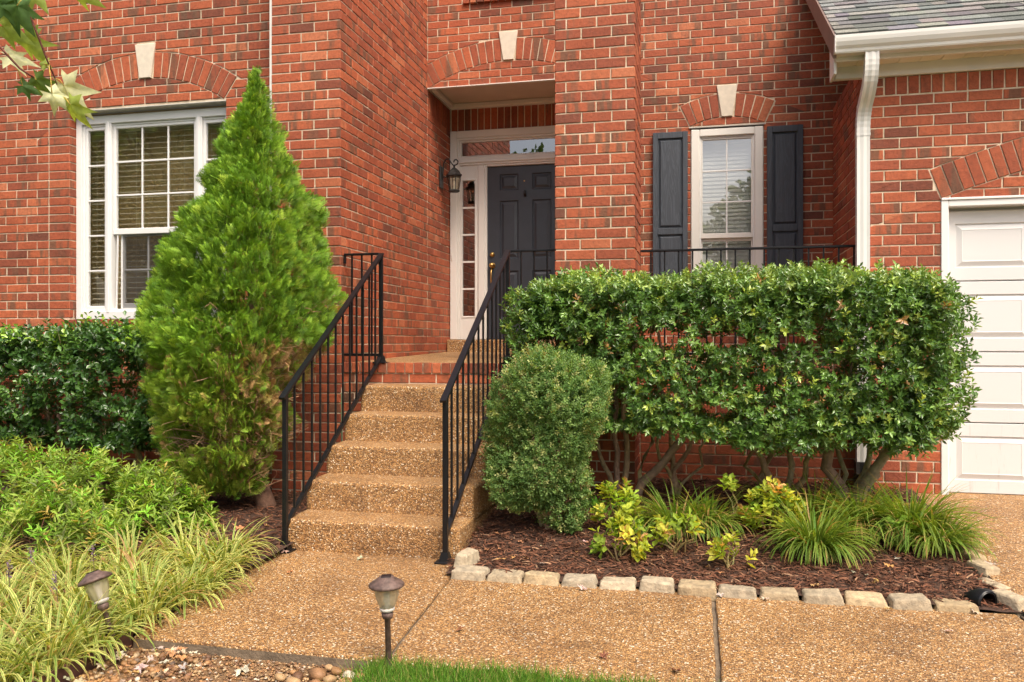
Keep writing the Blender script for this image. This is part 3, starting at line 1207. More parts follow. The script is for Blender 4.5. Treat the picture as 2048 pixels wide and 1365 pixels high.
for (x0, x1, y0, y1) in ((-2.902, -1.10, 6.335, 9.36), (-1.10, 1.243, 6.815, 8.52)):
    fl.add([(x0, y0, zf(y0)), (x1, y0, zf(y0)), (x1, y1, zf(y1)), (x0, y1, zf(y1)), (x0, y0, 0.9), (x1, y0, 0.9), (x1, y1, 0.9), (x0, y1, 0.9)],
           [(0, 1, 2, 3), (0, 4, 5, 1), (1, 5, 6, 2), (2, 6, 7, 3), (3, 7, 4, 0)])
fl.build('porch_floor', 'aggregate', house)
box_obj('door_step', (-2.90, 9.17, 1.15), (-1.12, 9.40, 1.352), 'aggregate_step', house, 0.012)

# the 300 bricks that show largest stand alone; the others are joined
cs, sn_ = math.cos(R(12.99)), math.sin(R(12.99))


def view(p):
    d = -p.x * sn_ + p.y * cs
    return 1024 + 1643 * (p.x * cs + p.y * sn_) / d, 684 - 1643 * (p.z - EYE) / d, d


def hidden(px, py):
    if 1000 < px < 1945 and 520 < py < 905:
        return True
    if 1200 < px < 1730 and py > 880:
        return True
    if 250 < px < 690 and 130 + abs(px - 508) * 1.5 < py < 980:
        return True
    return py > 640 and px < 420


scored = []
for i, b in enumerate(BRICKS):
    px, py, d = view(b[3])
    s = b[4] / (d * d) * abs((b[3] - Vector((0, 0, EYE))).normalized().dot(b[5].normal()))
    if not (8 < px < 2040 and 6 < py < 1360) or hidden(px, py) or (b[5].kind == 'left') or (b[5].at == 6.325 and b[3].z < 0.98):
        s = 0
    if b[5] is wM and (px > 1640 or px < 850 or 1105 < px < 1290):
        s = 0
    scored.append((s, i))
scored.sort(reverse=True)
solo = {i for s, i in scored[:290] if s > 0}
rest = MB()
rest_t = []
for i, (v, f, t, c, a, w, part) in enumerate(BRICKS):
    if i in solo:
        obj('brick', v, f, 'brick', part, attrs={'tint': np.array(t, np.float32)})
    else:
        rest.add(v, f)
        rest_t += [t] * len(v)
bw = obj('brickwork', rest.v, rest.f, 'brick', house, attrs={'tint': np.array(rest_t, np.float32)})
bw['kind'] = 'stuff'

# ------------------------------------------------------------------ trim, windows, door
def frame(name, x0, x1, z0, z1, y0, y1, wl_, wr, wb_, wt, mat, parent, b=0.004):
    """four butted frame members in the XZ plane"""
    m = MB()
    m.box((x0, y0, z0), (x0 + wl_, y1, z1), b)
    m.box((x1 - wr, y0, z0), (x1, y1, z1), b)
    m.box((x0 + wl_, y0 + 0.002, z1 - wt), (x1 - wr, y1, z1), b)
    m.box((x0 + wl_, y0 + 0.002, z0), (x1 - wr, y1, z0 + wb_), b)
    return m.build(name, mat, parent)


def pane(x0, x1, z0, z1, y, parent, mat='window_glass', name='pane', nx=1, nz_=1, bars=None, barmat='vinyl_white', bw_=0.016):
    o = obj(name, [(x0, y, z0), (x1, y, z0), (x1, y, z1), (x0, y, z1)], [(0, 1, 2, 3)], mat, parent)
    for i in range(1, nx):
        x = x0 + (x1 - x0) * i / nx
        box_obj('glazing_bar', (x - bw_ / 2, y - 0.010, z0), (x + bw_ / 2, y - 0.002, z1), barmat, parent, 0.002)
    for i in range(1, nz_):
        z = z0 + (z1 - z0) * i / nz_
        box_obj('glazing_bar', (x0, y - 0.0115, z - bw_ / 2), (x1, y - 0.0025, z + bw_ / 2), barmat, parent, 0.002)
    return o


def blind(x0, x1, z0, z1, y, pitch, tilt, mat, parent, depth=0.045):
    d = depth / 2
    c, s = math.cos(tilt) * d, math.sin(tilt) * d
    v = [(x0, y - c, -s), (x1, y - c, -s), (x1, y, 0.002), (x0, y, 0.002), (x0, y + c, s), (x1, y + c, s), (x0, y - c, -s - 0.006), (x1, y - c, -s - 0.006)]
    me = mesh('slat', v, [(0, 1, 2, 3), (3, 2, 5, 4), (6, 7, 1, 0)], mat)
    z = z0
    while z < z1:
        o = link('slat', me, parent)
        o.location = (0, 0, z)
        z += pitch
    for x in (x0 + 0.22 * (x1 - x0), x1 - 0.22 * (x1 - x0)):
        MB().tube([(x, y - d, z0), (x, y - d, z1)], 0.0012, 4).build('ladder_cord', mat, parent)


def room(x0, x1, y0, y1, z0, z1, mat, parent):
    v = [(x0, y0, z0), (x1, y0, z0), (x1, y1, z0), (x0, y1, z0), (x0, y0, z1), (x1, y0, z1), (x1, y1, z1), (x0, y1, z1)]
    return obj('room_wall', v, [(0, 1, 2, 3), (4, 7, 6, 5), (1, 5, 6, 2), (2, 6, 7, 3), (3, 7, 4, 0)], mat, parent)


# triple window of the left wing
YW = 6.655
tw = frame('triple_window', -5.775, -4.137, 1.54, 3.452, YW, YW + 0.09, 0.058, 0.058, 0.075, 0.075, 'vinyl_white', house)
tw['label'] = 'white triple window with blinds and grilles'
box_obj('steel_lintel', (-5.80, 6.575, 3.4795), (-4.10, 6.70, 3.4885), 'steel_lintel', house, 0.001)
frame('inner_frame', -5.717, -4.195, 1.615, 3.377, YW + 0.022, YW + 0.08, 0.022, 0.022, 0.022, 0.022, 'vinyl_white', tw)
for x0, x1 in ((-5.46, -5.395), (-4.505, -4.44)):
    m = MB()
    m.box((x0, YW + 0.004, 1.60), (x1, YW + 0.085, 3.39), 0.006)
    m.box((x0 + 0.022, YW - 0.004, 1.602), (x1 - 0.022, YW + 0.01, 3.388), 0.003)
    m.build('mullion', 'vinyl_white', tw)
for x0, x1 in ((-5.695, -5.46), (-4.44, -4.217)):
    s = frame('side_sash', x0, x1, 1.637, 3.355, YW + 0.03, YW + 0.07, 0.026, 0.026, 0.03, 0.03, 'vinyl_white', tw)
    pane(x0 + 0.026, x1 - 0.026, 1.667, 3.325, YW + 0.05, s, nx=1, nz_=5)
us = frame('upper_sash', -5.393, -4.507, 2.335, 3.36, YW + 0.03, YW + 0.07, 0.03, 0.03, 0.055, 0.03, 'vinyl_white', tw)
pane(-5.363, -4.537, 2.39, 3.33, YW + 0.05, us, nx=3, nz_=3)
ls = frame('lower_sash', -5.335, -4.507, 1.64, 2.36, YW + 0.062, YW + 0.10, 0.034, 0.03, 0.05, 0.04, 'vinyl_white', tw)
pane(-5.301, -4.537, 1.69, 2.32, YW + 0.08, ls, nx=3, nz_=2)
obj('insect_screen', [(-5.31, YW + 0.058, 1.645), (-4.53, YW + 0.058, 1.645), (-4.53, YW + 0.058, 2.335), (-5.31, YW + 0.058, 2.335)], [(0, 1, 2, 3)], 'screen_mesh', tw)
m = MB()
m.bar((-5.375, YW + 0.055, 1.63), (-5.352, YW + 0.045, 2.33), 0.012, 0.012)
m.build('sash_track', 'vinyl_white', tw)
hb = box_obj('blind_headrail', (-5.71, YW + 0.11, 3.32), (-4.20, YW + 0.16, 3.365), 'blind_cream', tw, 0.003)
for x0, x1 in ((-5.70, -5.43), (-5.41, -4.49), (-4.47, -4.21)):
    blind(x0, x1, 1.64, 3.32, YW + 0.135, 0.0505, R(8), 'blind_cream', hb, 0.034)
room(-5.9, -4.0, 6.775, 6.93, 1.3, 3.6, 'room_tan', tw)
box_obj('corner_flashing', (-3.556, 6.30, 2.2), (-3.532, 6.56, 5.4), 'trim_white', house, 0.002)

# narrow window on the porch with shutters
YN = 8.502
nw = frame('porch_window', -0.104, 0.598, 1.56, 3.468, YN - 0.012, YN + 0.08, 0.085, 0.085, 0.09, 0.075, 'trim_white', house, 0.008)
box_obj('steel_lintel', (-0.125, 8.487, 3.4835), (0.62, 8.58, 3.4945), 'steel_lintel', house, 0.001)
frame('inner_frame', -0.019, 0.513, 1.65, 3.393, YN + 0.008, YN + 0.07, 0.014, 0.014, 0.014, 0.014, 'vinyl_white', nw)
us = frame('upper_sash', -0.005, 0.499, 2.37, 3.379, YN + 0.014, YN + 0.06, 0.016, 0.016, 0.05, 0.018, 'trim_white', nw, 0.003)
pane(0.011, 0.483, 2.42, 3.361, YN + 0.034, us, nx=2, nz_=3, bw_=0.014)
ls = frame('lower_sash', -0.005, 0.499, 1.664, 2.372, YN + 0.045, YN + 0.08, 0.016, 0.016, 0.05, 0.03, 'trim_white', nw, 0.003)
pane(0.011, 0.483, 1.714, 2.342, YN + 0.06, ls, nx=2, nz_=2, bw_=0.014)
hb = box_obj('blind_headrail', (0.0, YN + 0.10, 3.34), (0.495, YN + 0.15, 3.375), 'blind_white', nw, 0.003)
blind(0.0, 0.495, 1.66, 3.34, YN + 0.125, 0.0405, R(76), 'blind_white', hb)
room(-0.3, 0.8, 8.60, 9.2, 1.3, 3.7, 'blind_white', nw)
for x0, x1, zt, lab in ((-0.482, -0.135, 3.449, 'dark shutter left of the narrow window'), (0.63, 0.968, 3.452, 'dark shutter right of the narrow window')):
    z0 = 1.58
    y0, y1 = 8.453, 8.497
    sh = MB()
    st = 0.05
    for a, b in (((x0, z0), (x0 + st, zt)), ((x1 - st, z0), (x1, zt))):
        sh.box((a[0], y0, a[1]), (b[0], y1, b[1]), 0.003)
    mid = 2.445
    for za, zb in ((zt - 0.062, zt), (mid - 0.032, mid + 0.032), (z0, z0 + 0.08)):
        sh.box((x0 + st, y0 + 0.001, za), (x1 - st, y1, zb), 0.003)
    so = sh.build('shutter', 'shutter_paint', house)
    so['label'] = lab
    for za, zb in ((mid + 0.032, zt - 0.062), (z0 + 0.08, mid - 0.032)):
        pm = MB()
        X0, X1 = x0 + st, x1 - st
        i1, i2 = 0.012, 0.03
        v = [(X0, y0 + 0.022, za), (X1, y0 + 0.022, za), (X1, y0 + 0.022, zb), (X0, y0 + 0.022, zb),
             (X0 + i1, y0 + 0.022, za + i1), (X1 - i1, y0 + 0.022, za + i1), (X1 - i1, y0 + 0.022, zb - i1), (X0 + i1, y0 + 0.022, zb - i1),
             (X0 + i2, y0 + 0.006, za + i2), (X1 - i2, y0 + 0.006, za + i2), (X1 - i2, y0 + 0.006, zb - i2), (X0 + i2, y0 + 0.006, zb - i2)]
        f = []
        for r_ in (0, 4):
            for i in range(4):
                f.append((r_ + i, r_ + (i + 1) % 4, r_ + 4 + (i + 1) % 4, r_ + 4 + i))
        f.append((8, 9, 10, 11))
        pm.add(v, f).build('raised_panel', 'shutter_paint', so)

# entry: soffit, crown, frame, sidelight, transom, door
sf = obj('entry_soffit', [(-2.90, 8.51, 4.135), (-1.12, 8.51, 4.135), (-1.12, 9.33, 4.135), (-2.90, 9.33, 4.135)], [(0, 3, 2, 1)], 'ceiling_beige', house)
m = MB()
m.box((-2.897, 9.265, 4.07), (-1.12, 9.325, 4.1345), 0.015)
m.box((-2.897, 8.53, 4.0712), (-2.837, 9.263, 4.1345), 0.015)
m.build('crown_moulding', 'trim_white', sf)
box_obj('entry_lintel', (-2.90, 8.487, 4.0745), (-1.12, 8.53, 4.084), 'trim_white', house, 0.001)
YD = 9.34
ef = frame('entry_frame', -2.897, -1.13, 1.353, 3.812, YD - 0.045, YD + 0.06, 0.085, 0.085, 0.0, 0.085, 'trim_white', house, 0.006)
m = MB()
m.box((-2.812, YD - 0.03, 3.70), (-1.215, YD + 0.05, 3.728), 0.004)
m.box((-2.812, YD - 0.03, 1.353), (-2.785, YD + 0.05, 3.70), 0.004)
m.box((-2.785, YD - 0.036, 3.405), (-1.215, YD + 0.05, 3.50), 0.006)
m.box((-2.785, YD - 0.052, 3.43), (-1.215, YD - 0.034, 3.452), 0.004)
m.build('transom_bar', 'trim_white', ef)
tr = frame('transom', -2.785, -1.215, 3.50, 3.70, YD - 0.012, YD + 0.03, 0.022, 0.022, 0.02, 0.022, 'trim_white', ef, 0.003)
pane(-2.763, -1.237, 3.52, 3.678, YD + 0.006, tr)
sl = MB()
sl.box((-2.785, YD - 0.02, 1.353), (-2.755, YD + 0.03, 3.404), 0.004)
sl.box((-2.594, YD - 0.02, 1.353), (-2.555, YD + 0.03, 3.404), 0.004)
sl.box((-2.755, YD - 0.018, 3.228), (-2.594, YD + 0.03, 3.404), 0.003)
sl.box((-2.755, YD - 0.018, 1.353), (-2.594, YD + 0.03, 1.63), 0.003)
sl = sl.build('sidelight', 'trim_white', ef)
frame('bead', -2.768, -2.581, 1.61, 3.245, YD - 0.026, YD - 0.012, 0.018, 0.018, 0.018, 0.018, 'trim_white', sl, 0.003)
pane(-2.755, -2.594, 1.63, 3.228, YD + 0.004, sl, nz_=5, bw_=0.022, barmat='trim_white')
m = MB()
m.box((-2.555, YD - 0.038, 1.353), (-2.475, YD + 0.05, 3.404), 0.006)
m.box((-2.475, YD - 0.022, 1.353), (-2.452, YD + 0.05, 3.403), 0.003)
m.box((-1.545, YD - 0.022, 1.353), (-1.522, YD + 0.05, 3.403), 0.003)
m.box((-1.522, YD - 0.038, 1.353), (-1.215, YD + 0.05, 3.404), 0.006)
m.box((-2.452, YD - 0.022, 3.385), (-1.545, YD + 0.05, 3.4035), 0.002)
m.build('door_jamb', 'trim_white', ef)
room(-3.6, -0.6, 9.42, 12.5, 1.3, 4.6, 'room_dark', ef)
DX0, DX1, DZ0, DZ1 = -2.451, -1.546, 1.372, 3.384
DYF = YD + 0.012
rects = []
pw = 0.225
for xa in (DX0 + 0.145, DX1 - 0.145 - pw):
    for za, zb in ((3.10, 3.29), (2.30, 2.98), (1.60, 2.16)):
        rects.append((xa, xa + pw, za, zb))
xs = sorted({DX0, DX1, *[t for r_ in rects for t in r_[:2]]})
zs = sorted({DZ0, DZ1, *[t for r_ in rects for t in r_[2:]]})
dm = MB()
for i in range(len(xs) - 1):
    for j in range(len(zs) - 1):
        cx_, cz_ = (xs[i] + xs[i + 1]) / 2, (zs[j] + zs[j + 1]) / 2
        if any(r_[0] < cx_ < r_[1] and r_[2] < cz_ < r_[3] for r_ in rects):
            continue
        dm.add([(xs[i], DYF, zs[j]), (xs[i + 1], DYF, zs[j]), (xs[i + 1], DYF, zs[j + 1]), (xs[i], DYF, zs[j + 1])], [(0, 1, 2, 3)])
dm.box((DX0, DYF + 0.03, DZ0), (DX1, DYF + 0.045, DZ1))
door = dm.build('front_door', 'door_paint', house)
for (x0, x1, z0, z1) in rects:
    v, f = [], []
    for ins, dy_ in ((0, 0), (0.012, 0.016), (0.022, 0.016), (0.05, 0.003)):
        v += [(x0 + ins, DYF + dy_, z0 + ins), (x1 - ins, DYF + dy_, z0 + ins), (x1 - ins, DYF + dy_, z1 - ins), (x0 + ins, DYF + dy_, z1 - ins)]
    for r_ in (0, 4, 8):
        for i in range(4):
            f.append((r_ + i, r_ + (i + 1) % 4, r_ + 4 + (i + 1) % 4, r_ + 4 + i))
    f.append((12, 13, 14, 15))
    obj('raised_panel', v, f, 'door_paint', door)


def ylathe(prof, x, z, y, name, mat, parent, n=20):
    """turned piece pointing out of the door"""
    v, f = [], []
    for r_, o_ in prof:
        for k_ in range(n):
            a = 2 * math.pi * k_ / n
            v.append((x + r_ * math.cos(a), y - o_, z + r_ * math.sin(a)))
    for i in range(len(prof) - 1):
        for k_ in range(n):
            f.append((i * n + k_, i * n + (k_ + 1) % n, (i + 1) * n + (k_ + 1) % n, (i + 1) * n + k_))
    f.append(tuple((len(prof) - 1) * n + k_ for k_ in range(n)))
    return obj(name, v, f, mat, parent, smooth=True)


ylathe([(0.03, 0), (0.03, 0.008), (0.022, 0.014), (0.018, 0.026), (0.004, 0.028)], -2.395, 2.35, DYF, 'deadbolt', 'brass', door)
ylathe([(0.036, 0), (0.036, 0.006), (0.02, 0.012), (0.013, 0.03), (0.026, 0.045), (0.028, 0.058), (0.018, 0.07), (0.004, 0.072)], -2.393, 2.222, DYF, 'door_knob', 'brass', door)
MB().tube([(-2.393, DYF - 0.012, 2.19), (-2.398, DYF - 0.04, 2.15), (-2.40, DYF - 0.045, 2.07), (-2.398, DYF - 0.03, 2.01), (-2.393, DYF, 1.99)], [0.012, 0.009, 0.009, 0.01, 0.013], 10).build('pull_handle', 'brass', door, True)
ylathe([(0.009, 0), (0.009, 0.003), (0.006, 0.004), (0.001, 0.0041)], -2.01, 3.20, DYF, 'peephole', 'brass', door, 12)
MB().tube([(-2.0, DYF - 0.01, 3.09), (-2.0, DYF - 0.022, 3.065), (-2.0, DYF - 0.02, 3.035), (-2.0, DYF - 0.008, 3.02)], [0.006, 0.014, 0.017, 0.01], 10).build('knocker', 'iron_black', door, True)
box_obj('threshold', (-2.45, YD - 0.06, 1.352), (-1.546, YD + 0.05, 1.371), 'rubber_seal', door, 0.003)
box_obj('door_bell', (-2.878, YD - 0.058, 2.29), (-2.862, YD - 0.046, 2.36), 'trim_white', ef, 0.003)

# ------------------------------------------------------------------ garage eave, roof, gutter, door
YWG = 6.697
m = MB()
m.box((1.0, YWG - 0.022, 3.334), (7.6, YWG - 0.001, 3.43), 0.004)
m.build('frieze_board', 'trim_white', house)
SZ = 3.425
sp = MB()
sp.box((0.985, 6.53, SZ + 0.006), (7.6, YWG + 0.02, SZ + 0.012))
soff = sp.build('eave_soffit', 'soffit_cream', house)
x = 0.99
i = 0
while x < 3.4:
    wv = 0.148
    vent = i in (6, 7, 8)
    pm = MB()
    if vent:
        for q in range(7):
            ya = 6.545 + q * 0.018
            pm.box((x + 0.006, ya, SZ - 0.001), (x + wv - 0.02, ya + 0.011, SZ + 0.004))
        pm.box((x + wv - 0.02, 6.535, SZ - 0.004), (x + wv - 0.004, YWG - 0.024, SZ + 0.0055))
    else:
        pm.box((x + 0.003, 6.535, SZ - 0.002), (x + wv - 0.02, YWG - 0.024, SZ + 0.0055), 0.002)
        pm.box((x + wv - 0.019, 6.535, SZ + 0.001), (x + wv - 0.004, YWG - 0.024, SZ + 0.0058), 0.001)
    pm.build('soffit_panel', 'soffit_cream', soff)
    x += wv
    i += 1
fas = MB()
fas.box((0.975, 6.505, SZ - 0.012), (7.6, 6.529, 3.60), 0.003)
fas.build('fascia', 'trim_white', house)
# boxed return under the rake at the house corner
rt = MB()
rt.box((0.965, 6.53, 3.33), (0.985, 6.74, 3.62), 0.003)
rt.box((0.987, 6.70, 3.336), (1.24, 6.735, 3.62), 0.003)
rt.build('eave_return', 'trim_white', house)
# K-style gutter
prof = [(6.503, 3.565), (6.503, 3.445), (6.418, 3.445), (6.412, 3.455), (6.408, 3.472), (6.392, 3.492), (6.380, 3.520), (6.376, 3.545), (6.376, 3.567), (6.384, 3.570), (6.388, 3.562), (6.384, 3.552)]
gv, gf = [], []
n = len(prof)
GX0, GX1 = 0.955, 7.6
for xx in (GX0, GX1):
    gv += [(xx, y_, z_) for y_, z_ in prof]
for i in range(n - 1):
    gf.append((i, i + 1, n + i + 1, n + i))
gf.append(tuple(range(0, 9)))
gut = obj('gutter', gv, gf, 'gutter_white', house)
box_obj('gutter_end_cap', (0.949, 6.374, 3.442), (0.956, 6.506, 3.572), 'gutter_white', gut, 0.002)
# roof: 8/12 pitch, laminated shingles laid in courses
PITCH = math.atan2(0.667, 1.0)
rd = Vector((0, math.cos(PITCH), math.sin(PITCH)))
rn = Vector((0, -math.sin(PITCH), math.cos(PITCH)))
ro = Vector((0, 6.415, 3.578))


def rp_(x, s, h):
    p = ro + rd * s + rn * h
    return (x, p.y, p.z)


RL = (8.5 - 6.415) / math.cos(PITCH) - 0.02
dk = MB()
dk.add([rp_(0.972, 0, -0.03), rp_(7.6, 0, -0.03), rp_(7.6, RL, -0.03), rp_(0.972, RL, -0.03), rp_(0.972, 0, -0.004), rp_(7.6, 0, -0.004), rp_(7.6, RL, -0.004), rp_(0.972, RL, -0.004)],
       [(0, 3, 2, 1), (4, 5, 6, 7), (0, 1, 5, 4), (1, 2, 6, 5), (2, 3, 7, 6), (3, 0, 4, 7)])
roof = dk.build('garage_roof', 'rubber_seal', house)
SHC = [(0.120, 0.122, 0.126), (0.145, 0.147, 0.149), (0.175, 0.175, 0.172), (0.20, 0.20, 0.187), (0.24, 0.237, 0.205), (0.10, 0.102, 0.106)]
EXPO = 0.127
late = MB()
for r_ in range(int(RL / EXPO)):
    s0 = r_ * EXPO
    x = 0.962 - random.uniform(0, 0.2)
    while x < 7.6:
        wv = random.choice((0.10, 0.16, 0.2, 0.25, 0.3))
        xa, xb = max(x, 0.962), min(x + wv, 7.6)
        x += wv
        if xb - xa < 0.03:
            continue
        h = random.choice((0.0045, 0.0045, 0.009))
        c = random.choice(SHC)
        c = tuple(q * random.uniform(0.9, 1.12) for q in c)
        e = random.uniform(-0.004, 0.004)
        v = [rp_(xa, s0 + e, 0.004), rp_(xb, s0 + e, 0.004), rp_(xb, s0 + EXPO + 0.05, 0.0), rp_(xa, s0 + EXPO + 0.05, 0.0),
             rp_(xa, s0 + e, 0.0085 + h), rp_(xb, s0 + e, 0.0085 + h), rp_(xb, s0 + EXPO + 0.05, 0.001), rp_(xa, s0 + EXPO + 0.05, 0.001)]
        f = [(4, 5, 6, 7), (0, 1, 5, 4), (1, 2, 6, 5), (3, 0, 4, 7)]
        if xa < 2.75 and r_ < 9:
            obj('shingle', v, f, 'shingle', roof, attrs={'col': np.array(c, np.float32)})
        else:
            late.add(v, f, c)
lo_ = late.build('far_shingles', 'shingle', roof)
lo_['kind'] = 'stuff'
rk = MB()
rk.add([rp_(0.948, -0.06, -0.15), rp_(0.971, -0.06, -0.15), rp_(0.971, RL, -0.15), rp_(0.948, RL, -0.15), rp_(0.948, -0.02, 0.003), rp_(0.971, -0.02, 0.003), rp_(0.971, RL, 0.003), rp_(0.948, RL, 0.003)],
       [(0, 3, 2, 1), (4, 5, 6, 7), (0, 1, 5, 4), (1, 2, 6, 5), (2, 3, 7, 6), (3, 0, 4, 7)])
rk.build('rake_board', 'rake_brown', house)
rk = MB()
rk.add([rp_(0.973, 0.10, -0.15), rp_(1.244, 0.10, -0.15), rp_(1.244, RL, -0.15), rp_(0.973, RL, -0.15), rp_(0.973, 0.10, -0.14), rp_(1.244, 0.10, -0.14), rp_(1.244, RL, -0.14), rp_(0.973, RL, -0.14)],
       [(0, 3, 2, 1), (4, 5, 6, 7), (0, 1, 5, 4), (1, 2, 6, 5), (2, 3, 7, 6), (3, 0, 4, 7)])
rk.build('rake_soffit', 'soffit_cream', house)

# downspout with corrugated elbows, black drain pipe at its foot


def spout(path, w, d, mat, name, parent, ribs=()):
    """rectangular fluted pipe along a path in the YZ plane (x may shift)"""
    prof = []
    nf = 5
    for i in range(nf):
        a = -w / 2 + w * i / (nf - 1)
        prof += [(a, -d / 2 + (0.007 if i % 2 else 0))]
    for i in range(nf):
        a = w / 2 - w * i / (nf - 1)
        prof += [(a, d / 2 - (0.004 if i % 2 else 0))]
    v, f = [], []
    k_ = len(prof)
    for i, p in enumerate(path):
        p = Vector(p)
        t = (Vector(path[min(i + 1, len(path) - 1)]) - Vector(path[max(i - 1, 0)])).normalized()
        sx = Vector((1, 0, 0))
        n_ = t.cross(sx).normalized()
        sx = n_.cross(t)
        g = 1.0 + (0.035 if (i in ribs and i % 2) else 0)
        for a, b in prof:
            v.append(p + sx * a * g + n_ * b * g)
    for i in range(len(path) - 1):
        for q in range(k_):
            f.append((i * k_ + q, i * k_ + (q + 1) % k_, (i + 1) * k_ + (q + 1) % k_, (i + 1) * k_ + q))
    return obj(name, v, f, mat, parent)


def bez(p0, p1, p2, p3, n):
    out = []
    for i in range(n + 1):
        t = i / n
        out.append(tuple((1 - t) ** 3 * a + 3 * (1 - t) ** 2 * t * b + 3 * (1 - t) * t * t * c + t ** 3 * d for a, b, c, d in zip(p0, p1, p2, p3)))
    return out


el1 = bez((1.213, 6.455, 3.455), (1.213, 6.455, 3.33), (1.212, 6.46, 3.27), (1.205, 6.56, 3.17), 16)
el2 = bez((1.205, 6.56, 3.17), (1.196, 6.655, 3.09), (1.192, 6.675, 3.03), (1.192, 6.675, 2.90), 14)
path = el1 + el2[1:]
ds = spout(path, 0.094, 0.072, 'gutter_white', 'downspout', house, ribs=set(range(3, 13)) | set(range(20, 30)))
spout([(1.192, 6.675, 2.93), (1.192, 6.675, 2.60), (1.192, 6.675, 0.30)], 0.092, 0.070, 'gutter_white', 'downspout_pipe', ds)
spout([(1.192, 6.675, 2.905), (1.192, 6.675, 2.885)], 0.099, 0.077, 'gutter_white', 'downspout_joint', ds)
spout([(1.192, 6.675, 0.42), (1.192, 6.675, 0.30)], 0.108, 0.086, 'plastic_black', 'drain_adapter', ds)
dp = thing('drain_pipe', 'black corrugated drain pipe at the foot of the white downspout', 'drain pipe', (1.19, 6.6, 0.2))
pts = bez((1.192, 6.672, 0.33), (1.192, 6.668, 0.24), (1.20, 6.62, 0.18), (1.20, 6.45, 0.13), 44)
rr = [0.066 + (0.006 if i % 2 else -0.004) for i in range(len(pts))]
MB().tube(pts, rr, 16).build('corrugated_pipe', 'plastic_black', dp, True)

# garage door: casing, four sections, raised panels
cas = MB()
cas.box((1.742, YWG - 0.008, 0.135), (1.792, YWG + 0.115, 2.385), 0.004)
cas.box((1.793, YWG - 0.006, 2.335), (6.66, YWG + 0.115, 2.3815), 0.004)
cas.box((1.742, YWG - 0.016, 2.3825), (6.70, YWG + 0.02, 2.400), 0.003)
cas.box((1.7925, YWG + 0.03, 0.16), (1.806, YWG + 0.10, 2.334), 0.003)
cas.build('garage_door_casing', 'vinyl_white', house)
YGD = YWG + 0.085
SH = 0.532
gdoor = box_obj('garage_door', (1.80, YGD + 0.035, 0.17), (6.68, YGD + 0.05, 2.34), 'garage_paint', house, 0)
gdoor['label'] = 'white raised panel garage door'
for k_ in range(4):
    z0 = 0.19 + k_ * SH
    z1 = z0 + SH - 0.004
    prects = [(1.862 + q * 0.604, 1.862 + q * 0.604 + 0.50, z0 + 0.098, z1 - 0.098) for q in range(8)]
    xs = sorted({1.80, 6.68, *[t for r_ in prects for t in r_[:2]]})
    zs = [z0 + 0.006, prects[0][2], prects[0][3], z1 - 0.006]
    sm = MB()
    for i in range(len(xs) - 1):
        for j in range(3):
            cx_ = (xs[i] + xs[i + 1]) / 2
            if j == 1 and any(r_[0] < cx_ < r_[1] for r_ in prects):
                continue
            sm.add([(xs[i], YGD, zs[j]), (xs[i + 1], YGD, zs[j]), (xs[i + 1], YGD, zs[j + 1]), (xs[i], YGD, zs[j + 1])], [(0, 1, 2, 3)])
    sm.add([(1.80, YGD, z1 - 0.006), (6.68, YGD, z1 - 0.006), (6.68, YGD + 0.012, z1), (1.80, YGD + 0.012, z1)], [(0, 1, 2, 3)])
    sm.add([(1.80, YGD + 0.012, z0), (6.68, YGD + 0.012, z0), (6.68, YGD, z0 + 0.006), (1.80, YGD, z0 + 0.006)], [(0, 1, 2, 3)])
    far = MB()
    so = sm.build('door_section', 'garage_paint', gdoor)
    for q, (x0, x1, za, zb) in enumerate(prects):
        v, f = [], []
        for ins, dy_ in ((0, 0), (0.004, 0.011), (0.012, 0.011), (0.048, -0.003), (0.052, -0.001)):
            v += [(x0 + ins, YGD + dy_, za + ins), (x1 - ins, YGD + dy_, za + ins), (x1 - ins, YGD + dy_, zb - ins), (x0 + ins, YGD + dy_, zb - ins)]
        for r_ in (0, 4, 8, 12):
            for i in range(4):
                f.append((r_ + i, r_ + (i + 1) % 4, r_ + 4 + (i + 1) % 4, r_ + 4 + i))
        f.append((16, 17, 18, 19))
        if q < 2:
            obj('raised_panel', v, f, 'garage_paint', so)
        else:
            far.add(v, f)
    far.build('further_panels', 'garage_paint', so)
box_obj('bottom_seal', (1.80, YGD + 0.002, 0.176), (6.68, YGD + 0.03, 0.19), 'rubber_seal', gdoor, 0.002)

